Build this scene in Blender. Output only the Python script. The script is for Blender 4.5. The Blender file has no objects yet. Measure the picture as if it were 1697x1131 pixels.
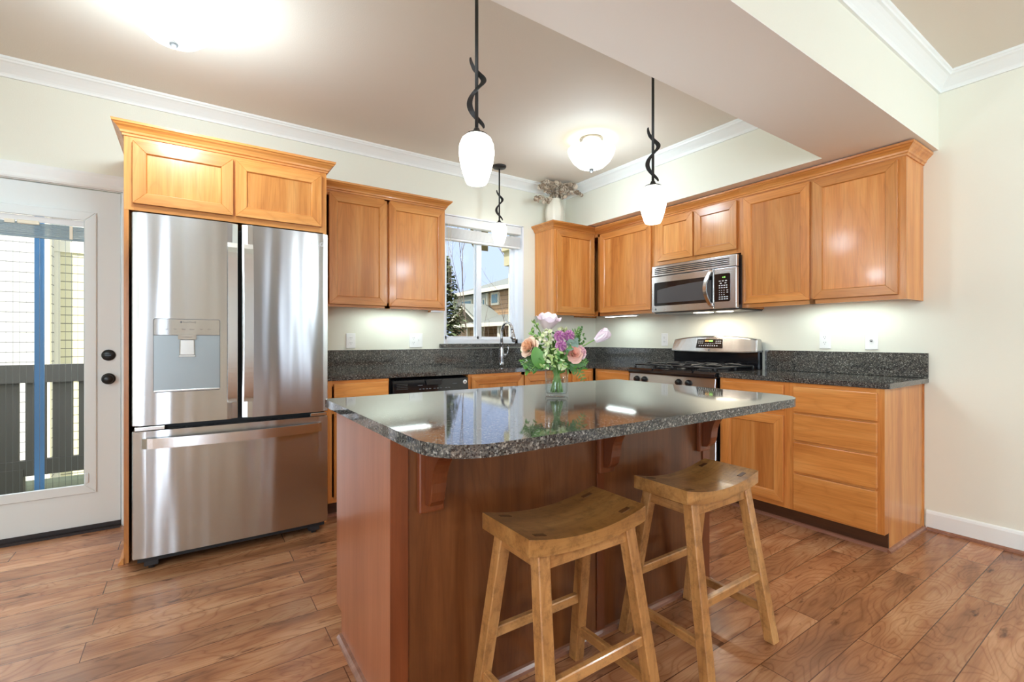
import bpy, bmesh, math, random
from mathutils import Vector, Matrix
random.seed(7)
S = bpy.context.scene
COL = S.collection
PI = math.pi

# ------------------------------------------------------------------ camera, world, exposure
cam_d = bpy.data.cameras.new('camera')
cam_d.sensor_width = 36.0
cam_d.lens = 36.0 * 780.93 / 1697.0
cam_d.shift_y = -2.5 / 1697.0
cam_d.clip_start = 0.02
cam = bpy.data.objects.new('camera', cam_d)
COL.objects.link(cam)
cam.location = (-3.6857, -3.7655, 1.1476)
cam.rotation_euler = (PI / 2, 0, -0.5994)
S.camera = cam
S.view_settings.view_transform = 'Standard'
S.view_settings.look = 'None'
S.view_settings.gamma = 1.0
S.view_settings.exposure = 0.55
S.cycles.use_denoising = True
S.cycles.max_bounces = 10
S.cycles.transparent_max_bounces = 24
S.cycles.diffuse_bounces = 5
S.cycles.glossy_bounces = 5
S.cycles.transmission_bounces = 8
S.cycles.sample_clamp_indirect = 6.0
S.cycles.caustics_refractive = False
S.cycles.caustics_reflective = False

world = bpy.data.worlds.new('sky')
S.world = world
world.use_nodes = True
wn = world.node_tree
wn.nodes.clear()
w_out = wn.nodes.new('ShaderNodeOutputWorld')
w_bg = wn.nodes.new('ShaderNodeBackground')
w_geo = wn.nodes.new('ShaderNodeTexCoord')
w_sep = wn.nodes.new('ShaderNodeSeparateXYZ')
w_sky = wn.nodes.new('ShaderNodeValToRGB')          # pale blue near the horizon, brightened higher up to lift the island top's reflection
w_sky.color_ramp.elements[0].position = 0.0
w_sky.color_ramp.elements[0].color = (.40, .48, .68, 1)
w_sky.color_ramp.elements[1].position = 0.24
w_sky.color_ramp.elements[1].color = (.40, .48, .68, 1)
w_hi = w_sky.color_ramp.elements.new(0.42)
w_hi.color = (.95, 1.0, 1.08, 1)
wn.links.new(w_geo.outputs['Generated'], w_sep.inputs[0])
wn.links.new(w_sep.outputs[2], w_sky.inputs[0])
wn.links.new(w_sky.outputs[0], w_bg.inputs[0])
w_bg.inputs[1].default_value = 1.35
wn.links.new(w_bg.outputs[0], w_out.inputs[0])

def lamp(name, kind, loc, power, color=(1, 1, 1), rot=(0, 0, 0), size=None, size_y=None, parent=None, radius=None):
    l = bpy.data.lights.new(name, kind)
    l.energy = power
    l.color = color
    if kind == 'AREA':
        l.shape = 'RECTANGLE'
        l.size = size
        l.size_y = size_y or size
    if radius is not None:
        l.shadow_soft_size = radius
    o = bpy.data.objects.new(name, l)
    COL.objects.link(o)
    o.location = loc
    o.rotation_euler = rot
    if parent: o.parent = parent
    return o

# sun on the neighbouring houses
sun = lamp('sun', 'SUN', (-10, -10, 20), 5.2, (1, .96, .90), (math.radians(50), 0, math.radians(-27)))
sun.data.angle = math.radians(1.5)
# area lights standing in for sky light at added, unseen living room windows
XL_WIN = -6.53
DAY = (0.80, 0.94, 1.10)
lamp('daylight_fill', 'AREA', (-1.78, -7.93, 1.35), 6.5, DAY, (PI / 2, 0, 0), .52, 2.0)
lamp('daylight_fill', 'AREA', (-4.98, -7.93, 1.15), 40, DAY, (PI / 2, 0, 0), .52, 2.0)
lamp('daylight_fill', 'AREA', (XL_WIN, -5.4, 1.40), 50, DAY, (PI / 2, 0, -PI / 2), 1.5, 1.6)
lamp('daylight_fill', 'AREA', (-4.6, .85, 2.62), 45, DAY, (math.radians(-35), 0, 0), .9, .5)  # added area light outside the balcony door, brightens the floor inside
DOME_POWER = 22.0

# ------------------------------------------------------------------ materials
def nt(name):
    m = bpy.data.materials.new(name)
    m.use_nodes = True
    n = m.node_tree
    b = n.nodes['Principled BSDF']
    return m, n, b

def node(n, t, **kw):
    x = n.nodes.new(t)
    for k, v in kw.items():
        if k.startswith('i_'):
            key = k[2:]
            x.inputs[int(key) if key.isdigit() else key.replace('_', ' ')].default_value = v
        else:
            setattr(x, k, v)
    return x

def ramp(n, src, stops, interp='LINEAR'):
    r = n.nodes.new('ShaderNodeValToRGB')
    r.color_ramp.interpolation = interp
    el = r.color_ramp.elements
    while len(el) < len(stops): el.new(0.5)
    for e, (p, c) in zip(el, stops):
        e.position = p
        e.color = (*c, 1) if len(c) == 3 else c
    n.links.new(src, r.inputs[0])
    return r

def srgb(r, g, b):
    f = lambda c: (c / 255 / 12.92) if c / 255 <= 0.04045 else ((c / 255 + 0.055) / 1.055) ** 2.4
    return (f(r), f(g), f(b))

def plain(name, col, rough=0.5, metal=0.0, spec=0.5, emit=None, estr=0.0, bump=0.0, bscale=200.0, coat=0.0):
    m, n, b = nt(name)
    b.inputs['Base Color'].default_value = (*col, 1)
    b.inputs['Roughness'].default_value = rough
    b.inputs['Metallic'].default_value = metal
    b.inputs['Specular IOR Level'].default_value = spec
    b.inputs['Coat Weight'].default_value = coat
    if emit:
        b.inputs['Emission Color'].default_value = (*emit, 1)
        b.inputs['Emission Strength'].default_value = estr
    tc = node(n, 'ShaderNodeTexCoord')
    nz = node(n, 'ShaderNodeTexNoise', i_Scale=bscale, i_Detail=3.0)
    n.links.new(tc.outputs['Object'], nz.inputs['Vector'])
    if bump > 0:
        bp = node(n, 'ShaderNodeBump', i_Strength=bump, i_Distance=0.004)
        n.links.new(nz.outputs['Fac'], bp.inputs['Height'])
        n.links.new(bp.outputs[0], b.inputs['Normal'])
    else:
        rr = node(n, 'ShaderNodeMapRange', i_3=max(rough - .03, 0), i_4=min(rough + .03, 1))
        n.links.new(nz.outputs['Fac'], rr.inputs[0])
        n.links.new(rr.outputs[0], b.inputs['Roughness'])
    return m

def wood(name, dark, mid, light, axis='z', rough=0.32, grain=0.35, scale=1.0, var=0.12, coat=0.25, wear=0.0):
    m, n, b = nt(name)
    L = n.links.new
    tc = node(n, 'ShaderNodeTexCoord')
    oi = node(n, 'ShaderNodeObjectInfo')
    off = node(n, 'ShaderNodeVectorMath', operation='SCALE')
    cmb = node(n, 'ShaderNodeCombineXYZ')
    for i, k in enumerate((13.0, 29.0, 17.0)):
        mm = node(n, 'ShaderNodeMath', operation='MULTIPLY', i_1=k)
        L(oi.outputs['Random'], mm.inputs[0])
        L(mm.outputs[0], cmb.inputs[i])
    add = node(n, 'ShaderNodeVectorMath', operation='ADD')
    L(tc.outputs['Object'], add.inputs[0]); L(cmb.outputs[0], add.inputs[1])
    def mapped(across, along):
        mp = node(n, 'ShaderNodeMapping')
        s = [across * scale] * 3
        s['xyz'.index(axis)] = along * scale
        mp.inputs['Scale'].default_value = s
        L(add.outputs[0], mp.inputs['Vector'])
        return mp.outputs[0]
    n1 = node(n, 'ShaderNodeTexNoise', i_Scale=1.0, i_Detail=6.0, i_Roughness=.6, i_Distortion=0.4)
    L(mapped(11.0, 0.8), n1.inputs['Vector'])
    # cathedral figure: contour lines of a stretched noise
    n2 = node(n, 'ShaderNodeTexNoise', i_Scale=1.0, i_Detail=1.5, i_Distortion=0.3)
    L(mapped(5.5, 0.7), n2.inputs['Vector'])
    mul = node(n, 'ShaderNodeMath', operation='MULTIPLY', i_1=34.0); L(n2.outputs['Fac'], mul.inputs[0])
    fr = node(n, 'ShaderNodeMath', operation='PINGPONG', i_1=1.0); L(mul.outputs[0], fr.inputs[0])
    pw = node(n, 'ShaderNodeMath', operation='POWER', i_1=5.0); L(fr.outputs[0], pw.inputs[0])
    n3 = node(n, 'ShaderNodeTexNoise', i_Scale=1.0, i_Detail=2.0)
    L(mapped(160.0, 5.0), n3.inputs['Vector'])
    r = ramp(n, n1.outputs['Fac'], [(0.28, dark), (0.5, mid), (0.74, light)])
    mx = node(n, 'ShaderNodeMix', data_type='RGBA', blend_type='MULTIPLY')
    g = node(n, 'ShaderNodeMath', operation='MULTIPLY', i_1=grain); L(pw.outputs[0], g.inputs[0])
    L(g.outputs[0], mx.inputs[0]); L(r.outputs[0], mx.inputs[6])
    mx.inputs[7].default_value = (0.72, 0.62, 0.55, 1)
    mx2 = node(n, 'ShaderNodeMix', data_type='RGBA', blend_type='MULTIPLY', i_0=0.35)
    r3 = ramp(n, n3.outputs['Fac'], [(0.35, (0.72, 0.66, 0.6)), (0.6, (1, 1, 1))])
    L(mx.outputs[2], mx2.inputs[6]); L(r3.outputs[0], mx2.inputs[7])
    hv = node(n, 'ShaderNodeHueSaturation')
    mr = node(n, 'ShaderNodeMapRange', i_3=1.0 - var, i_4=1.0 + var)
    L(oi.outputs['Random'], mr.inputs[0]); L(mr.outputs[0], hv.inputs['Value'])
    L(mx2.outputs[2], hv.inputs['Color'])
    last = hv.outputs[0]
    if wear > 0:
        n4 = node(n, 'ShaderNodeTexNoise', i_Scale=24.0, i_Detail=6.0, i_Roughness=.75)
        L(add.outputs[0], n4.inputs['Vector'])
        r4 = ramp(n, n4.outputs['Fac'], [(0.38, (0.45, 0.40, 0.36)), (0.52, (1, 1, 1)), (0.8, (1.0, 1.0, 1.0))])
        mx3 = node(n, 'ShaderNodeMix', data_type='RGBA', blend_type='MULTIPLY', i_0=wear)
        L(last, mx3.inputs[6]); L(r4.outputs[0], mx3.inputs[7])
        last = mx3.outputs[2]
    L(last, b.inputs['Base Color'])
    b.inputs['Roughness'].default_value = rough
    b.inputs['Coat Weight'].default_value = coat
    b.inputs['Coat Roughness'].default_value = 0.12
    bp = node(n, 'ShaderNodeBump', i_Strength=0.06, i_Distance=0.002)
    L(n3.outputs['Fac'], bp.inputs['Height']); L(bp.outputs[0], b.inputs['Normal'])
    return m

CH = (srgb(184, 110, 48), srgb(212, 140, 70), srgb(227, 166, 98))
wood_v = wood('cherry_vertical', *CH, axis='z')
wood_h = wood('cherry_horizontal', *CH, axis='x')
wood_y = wood('cherry_depth', *CH, axis='y')
ISL = (srgb(84, 44, 20), srgb(106, 60, 28), srgb(128, 78, 42))  # front wood darkened for the shade under the overhang
isl_v = wood('island_cherry_shaded', *ISL, axis='z', grain=0.5)
isl_red = wood('island_post', srgb(98, 46, 20), srgb(116, 58, 28), srgb(130, 70, 36), axis='z', grain=0.2)
isl_end = wood('island_end', srgb(160, 92, 58), srgb(174, 106, 70), srgb(186, 118, 82), axis='z', grain=0.15)
shoe_m = wood('shoe_mould', srgb(134, 88, 66), srgb(150, 104, 84), srgb(166, 120, 100), axis='x', rough=.25)
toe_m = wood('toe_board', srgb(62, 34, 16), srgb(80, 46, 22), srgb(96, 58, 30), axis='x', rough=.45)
ST = (srgb(146, 96, 50), srgb(186, 132, 76), srgb(206, 158, 102))
stool_x = wood('stool_wood_long', *ST, axis='x', rough=.38, wear=.6, scale=.8, grain=.6)
stool_y = wood('stool_wood_cross', *ST, axis='y', rough=.38, wear=.6, scale=.8, grain=.6)
stool_z = wood('stool_wood_upright', *ST, axis='z', rough=.38, wear=.6, scale=.8, grain=.6)
stool_seat_m = wood('stool_seat_wood', srgb(122, 78, 38), srgb(160, 110, 58), srgb(188, 140, 82), axis='x', rough=.28, wear=.6, scale=.8, grain=.6, coat=.4)
tenon_m = wood('tenon_wood', srgb(74, 42, 18), srgb(92, 54, 24), srgb(108, 66, 32), axis='x', rough=.4)

def granite(name, tint=(1, 1, 1)):
    m, n, b = nt(name)
    L = n.links.new
    tc = node(n, 'ShaderNodeTexCoord')
    v1 = node(n, 'ShaderNodeTexVoronoi', i_Scale=230.0); L(tc.outputs['Object'], v1.inputs['Vector'])
    v2 = node(n, 'ShaderNodeTexVoronoi', i_Scale=420.0); L(tc.outputs['Object'], v2.inputs['Vector'])
    sp1 = node(n, 'ShaderNodeSeparateColor'); L(v1.outputs['Color'], sp1.inputs[0])
    sp2 = node(n, 'ShaderNodeSeparateColor'); L(v2.outputs['Color'], sp2.inputs[0])
    t = lambda r, g, bb: tuple(a * k for a, k in zip(srgb(r, g, bb), tint))
    r1 = ramp(n, sp1.outputs[0], [(0.0, t(18, 19, 22)), (0.30, t(52, 54, 56)), (0.55, t(88, 87, 84)), (0.78, t(120, 116, 108)), (0.93, t(166, 164, 156))], 'CONSTANT')
    r2 = ramp(n, sp2.outputs[0], [(0.0, t(30, 30, 32)), (0.35, t(80, 78, 74)), (0.7, t(112, 107, 98))], 'CONSTANT')
    mx = node(n, 'ShaderNodeMix', data_type='RGBA', i_0=0.4)
    L(r1.outputs[0], mx.inputs[6]); L(r2.outputs[0], mx.inputs[7])
    L(mx.outputs[2], b.inputs['Base Color'])
    b.inputs['Roughness'].default_value = 0.05
    b.inputs['Specular IOR Level'].default_value = 0.7
    return m
granite_m = granite('granite')

def steel(name, tang_, col=(.55, .55, .54), rough=.23, aniso=.85, wave=0.08, axis='x'):
    m, n, b = nt(name)
    L = n.links.new
    b.inputs['Base Color'].default_value = (*col, 1)
    b.inputs['Metallic'].default_value = 1.0
    b.inputs['Roughness'].default_value = rough
    b.inputs['Anisotropic'].default_value = aniso
    cv = node(n, 'ShaderNodeCombineXYZ')
    for i in range(3): cv.inputs[i].default_value = (0, 0, 1)[i]
    L(cv.outputs[0], b.inputs['Tangent'])
    tc = node(n, 'ShaderNodeTexCoord')
    mp = node(n, 'ShaderNodeMapping')
    mp.inputs['Scale'].default_value = (9.0, 9.0, 0.7)
    L(tc.outputs['Object'], mp.inputs['Vector'])
    nz = node(n, 'ShaderNodeTexNoise', i_Scale=1.0, i_Detail=1.0); L(mp.outputs[0], nz.inputs['Vector'])
    bp = node(n, 'ShaderNodeBump', i_Strength=wave, i_Distance=0.05)
    L(nz.outputs['Fac'], bp.inputs['Height']); L(bp.outputs[0], b.inputs['Normal'])
    return m
steel_x = steel('stainless_back_run', (1, 0, 0), wave=0.10)
steel_y = steel('stainless_range_run', (0, 1, 0), col=(.56, .56, .56), wave=0.03, rough=.27)
handle_steel = plain('handle_steel', (.66, .65, .63), .22, 1.0)
chrome = plain('brushed_nickel', (.46, .47, .49), .27, 1.0)
disp_grey = plain('dispenser_grey', srgb(150, 157, 158), .32, .5)
gap_black = plain('gap_black', (.006, .006, .007), .5)
black_gloss = plain('black_gloss', (.008, .008, .010), .08, 0, .6)
black_iron = plain('cast_iron', (.02, .02, .022), .42)
knob_black = plain('knob_black', (.012, .012, .013), .2)
bronze = plain('dark_bronze', (.045, .042, .040), .42, .6)
iron_m = plain('pendant_iron', (.035, .034, .033), .45, .5)
nickel = plain('satin_nickel', (.62, .60, .56), .32, 1.0)
mark_white = plain('marking_white', (.75, .75, .74), .5)
mark_dark = plain('marking_dark', (.12, .13, .14), .5)
wall_m = plain('wall_cream', srgb(234, 233, 218), .7, bump=.10, bscale=160)
ceil_m = plain('ceiling_tan', srgb(226, 217, 203), .75, bump=.16, bscale=140)
header_m = plain('header_lightened', srgb(243, 238, 230), .75, bump=.12, bscale=140)  # lightened to stand in for weak bounce light on the underside
trim_m = plain('trim_white', srgb(240, 243, 240), .35)
door_m = plain('door_white', srgb(226, 232, 230), .4)
vinyl = plain('vinyl_white', srgb(240, 243, 248), .35)
plate_m = plain('plate_white', srgb(242, 242, 240), .3)
slot_m = plain('slot_grey', srgb(120, 120, 118), .5)
blind_m = plain('blind_white', srgb(228, 228, 226), .5)
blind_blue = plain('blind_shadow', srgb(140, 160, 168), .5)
ivory = plain('ivory', srgb(236, 228, 204), .4)
knob_m = plain('knob_bronze', (.018, .020, .021), .3, .3)

def glass(name, tint=(1, 1, 1), ior=1.45, rough=0.0):
    m, n, b = nt(name)
    b.inputs['Base Color'].default_value = (*tint, 1)
    b.inputs['Transmission Weight'].default_value = 1.0
    b.inputs['Roughness'].default_value = rough
    b.inputs['IOR'].default_value = ior
    return m
def pane_glass(name, refl=.25, base=.002):
    m = bpy.data.materials.new(name)
    m.use_nodes = True
    n = m.node_tree
    n.nodes.clear()
    o = node(n, 'ShaderNodeOutputMaterial')
    t = node(n, 'ShaderNodeBsdfTransparent')
    t.inputs[0].default_value = (.95, .97, .98, 1)
    g = node(n, 'ShaderNodeBsdfGlossy', i_Roughness=0.0)
    lw = node(n, 'ShaderNodeLayerWeight', i_Blend=.5)
    pw = node(n, 'ShaderNodeMath', operation='POWER', i_1=4.0)
    n.links.new(lw.outputs['Facing'], pw.inputs[0])
    fz = node(n, 'ShaderNodeMath', operation='MULTIPLY_ADD', i_1=refl, i_2=base)
    n.links.new(pw.outputs[0], fz.inputs[0])
    mx = node(n, 'ShaderNodeMixShader')
    n.links.new(fz.outputs[0], mx.inputs[0]); n.links.new(t.outputs[0], mx.inputs[1]); n.links.new(g.outputs[0], mx.inputs[2])
    n.links.new(mx.outputs[0], o.inputs[0])
    return m
def thin_glass(name, tint, ior, rough=0.0):
    m = pane_glass(name, ior, .045)
    for nd in m.node_tree.nodes:
        if nd.type == 'BSDF_TRANSPARENT': nd.inputs[0].default_value = (*tint, 1)
    return m
vase_glass = thin_glass('vase_glass', (.95, .975, .99), .6)
water_m = thin_glass('water', (.96, .985, .975), .3)
pane_m = pane_glass('window_glass')
shade_glow = plain('shade_glass', (.9, .9, .88), .3, emit=(1.0, .97, .90), estr=3.6)
bowl_glow = plain('bowl_glass', (.9, .88, .8), .3, emit=(1.0, .95, .80), estr=.95)
led_glow = plain('led_lens', (.9, .9, .9), .4, emit=(.90, 1.0, .94), estr=6.0)
hood_glow = plain('hood_lens', (.9, .9, .9), .4, emit=(1.0, .9, .72), estr=14.0)
disp_green = plain('display_green', (.05, .2, .02), .4, emit=(.5, 1.0, .2), estr=1.3)
disp_amber = plain('display_amber', (.2, .1, .02), .4, emit=(1.0, .55, .15), estr=1.0)

def floor_material():
    m, n, b = nt('plank_floor')
    L = n.links.new
    tc = node(n, 'ShaderNodeTexCoord')
    mp = node(n, 'ShaderNodeMapping')
    mp.inputs['Location'].default_value = (0.35, 0.02, 0)
    L(tc.outputs['Object'], mp.inputs['Vector'])
    br = node(n, 'ShaderNodeTexBrick', offset=0.37, offset_frequency=2)
    br.inputs['Color1'].default_value = (0, 0, 0, 1)
    br.inputs['Color2'].default_value = (1, 1, 1, 1)
    br.inputs['Mortar'].default_value = (0.5, 0.5, 0.5, 1)
    br.inputs['Scale'].default_value = 1.0
    br.inputs['Mortar Size'].default_value = 0.0016
    br.inputs['Mortar Smooth'].default_value = 0.0
    br.inputs['Brick Width'].default_value = 1.22
    br.inputs['Row Height'].default_value = 0.1365
    L(mp.outputs[0], br.inputs['Vector'])
    sp = node(n, 'ShaderNodeSeparateColor'); L(br.outputs['Color'], sp.inputs[0])
    sc = node(n, 'ShaderNodeMath', operation='MULTIPLY', i_1=37.0); L(sp.outputs[0], sc.inputs[0])
    cb = node(n, 'ShaderNodeCombineXYZ'); L(sc.outputs[0], cb.inputs[0]); L(sc.outputs[0], cb.inputs[2])
    ad = node(n, 'ShaderNodeVectorMath', operation='ADD'); L(tc.outputs['Object'], ad.inputs[0]); L(cb.outputs[0], ad.inputs[1])
    def mapped(x, y):
        q = node(n, 'ShaderNodeMapping'); q.inputs['Scale'].default_value = (x, y, 1.0)
        L(ad.outputs[0], q.inputs['Vector']); return q.outputs[0]
    n1 = node(n, 'ShaderNodeTexNoise', i_Scale=1.0, i_Detail=5.0, i_Distortion=0.8); L(mapped(1.8, 9.0), n1.inputs['Vector'])
    n2 = node(n, 'ShaderNodeTexNoise', i_Scale=1.0, i_Detail=1.5, i_Distortion=0.6); L(mapped(2.2, 7.0), n2.inputs['Vector'])
    mu = node(n, 'ShaderNodeMath', operation='MULTIPLY', i_1=30.0); L(n2.outputs['Fac'], mu.inputs[0])
    pp = node(n, 'ShaderNodeMath', operation='PINGPONG', i_1=1.0); L(mu.outputs[0], pp.inputs[0])
    pw = node(n, 'ShaderNodeMath', operation='POWER', i_1=4.0); L(pp.outputs[0], pw.inputs[0])
    n3 = node(n, 'ShaderNodeTexNoise', i_Scale=1.0, i_Detail=4.0, i_Roughness=.65); L(mapped(5.0, 16.0), n3.inputs['Vector'])
    n4 = node(n, 'ShaderNodeTexNoise', i_Scale=1.0, i_Detail=2.0); L(mapped(8.0, 190.0), n4.inputs['Vector'])
    r = ramp(n, n1.outputs['Fac'], [(0.28, srgb(134, 88, 58)), (0.5, srgb(174, 120, 82)), (0.72, srgb(198, 150, 110))])
    m1 = node(n, 'ShaderNodeMix', data_type='RGBA', blend_type='MULTIPLY')
    g = node(n, 'ShaderNodeMath', operation='MULTIPLY', i_1=.62); L(pw.outputs[0], g.inputs[0])
    L(g.outputs[0], m1.inputs[0]); L(r.outputs[0], m1.inputs[6]); m1.inputs[7].default_value = (.55, .42, .34, 1)
    knots = ramp(n, n3.outputs['Fac'], [(0.62, (1, 1, 1)), (0.72, (.22, .14, .10))])
    m2 = node(n, 'ShaderNodeMix', data_type='RGBA', blend_type='MULTIPLY', i_0=.85); L(m1.outputs[2], m2.inputs[6]); L(knots.outputs[0], m2.inputs[7])
    fine = ramp(n, n4.outputs['Fac'], [(0.35, (.72, .66, .6)), (0.62, (1, 1, 1))])
    m3 = node(n, 'ShaderNodeMix', data_type='RGBA', blend_type='MULTIPLY', i_0=.45); L(m2.outputs[2], m3.inputs[6]); L(fine.outputs[0], m3.inputs[7])
    hv = node(n, 'ShaderNodeHueSaturation')
    mr = node(n, 'ShaderNodeMapRange', i_3=.84, i_4=1.16); L(sp.outputs[0], mr.inputs[0]); L(mr.outputs[0], hv.inputs['Value'])
    L(m3.outputs[2], hv.inputs['Color'])
    m4 = node(n, 'ShaderNodeMix', data_type='RGBA'); L(br.outputs['Fac'], m4.inputs[0]); L(hv.outputs[0], m4.inputs[6]); m4.inputs[7].default_value = (*srgb(86, 50, 28), 1)
    L(m4.outputs[2], b.inputs['Base Color'])
    b.inputs['Roughness'].default_value = .26
    b.inputs['Specular IOR Level'].default_value = .55
    sm = node(n, 'ShaderNodeMath', operation='MULTIPLY_ADD', i_1=-.6); L(br.outputs['Fac'], sm.inputs[0]); L(n1.outputs['Fac'], sm.inputs[2])
    bp = node(n, 'ShaderNodeBump', i_Strength=.16, i_Distance=.006); L(sm.outputs[0], bp.inputs['Height']); L(bp.outputs[0], b.inputs['Normal'])
    return m
floor_m = floor_material()

def siding(name, col, pitch=.15):
    m, n, b = nt(name)
    tc = node(n, 'ShaderNodeTexCoord')
    sp = node(n, 'ShaderNodeSeparateXYZ'); n.links.new(tc.outputs['Object'], sp.inputs[0])
    d = node(n, 'ShaderNodeMath', operation='DIVIDE', i_1=pitch); n.links.new(sp.outputs[2], d.inputs[0])
    f = node(n, 'ShaderNodeMath', operation='FRACT'); n.links.new(d.outputs[0], f.inputs[0])
    r = ramp(n, f.outputs[0], [(0.0, tuple(c * .30 for c in col)), (0.08, tuple(c * .32 for c in col)), (0.12, col)])
    n.links.new(r.outputs[0], b.inputs['Base Color'])
    bp = node(n, 'ShaderNodeBump', i_Strength=.5, i_Distance=.02); n.links.new(f.outputs[0], bp.inputs['Height']); n.links.new(bp.outputs[0], b.inputs['Normal'])
    b.inputs['Roughness'].default_value = .7
    return m
def boards(name, col, pitch, axis):
    m, n, b = nt(name)
    tc = node(n, 'ShaderNodeTexCoord')
    sp = node(n, 'ShaderNodeSeparateXYZ'); n.links.new(tc.outputs['Object'], sp.inputs[0])
    d = node(n, 'ShaderNodeMath', operation='DIVIDE', i_1=pitch); n.links.new(sp.outputs[axis], d.inputs[0])
    f = node(n, 'ShaderNodeMath', operation='FRACT'); n.links.new(d.outputs[0], f.inputs[0])
    r = ramp(n, f.outputs[0], [(0.0, tuple(c * .5 for c in col)), (0.12, col)])
    n.links.new(r.outputs[0], b.inputs['Base Color'])
    b.inputs['Roughness'].default_value = .8
    return m
sid_white = siding('siding_white', srgb(226, 222, 208))
sid_cream = siding('siding_cream', srgb(232, 222, 180), .135)
sid_tan = siding('siding_tan', srgb(186, 150, 112), .2)
sid_far = siding('siding_pale', srgb(226, 220, 206), .2)
bb_green = boards('board_batten', srgb(92, 88, 66), .25, 1)
roof_m = plain('roof_shingle', srgb(122, 124, 116), .9, bump=.4, bscale=12)
ext_trim = plain('exterior_trim', srgb(238, 230, 204), .6)
rail_m = plain('rail_brown', srgb(84, 78, 72), .7)
deck_m = boards('deck_boards', srgb(98, 104, 78), .14, 1)
screen_blue = plain('screen_blue', srgb(86, 132, 176), .5)
wire_m = plain('wire_grey', srgb(132, 130, 122), .6)
bark_m = plain('bark', srgb(104, 90, 78), .9)
needle_m = plain('needles', srgb(92, 102, 66), .8)
fence_m = boards('fence_boards', srgb(150, 118, 84), .3, 1)

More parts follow.
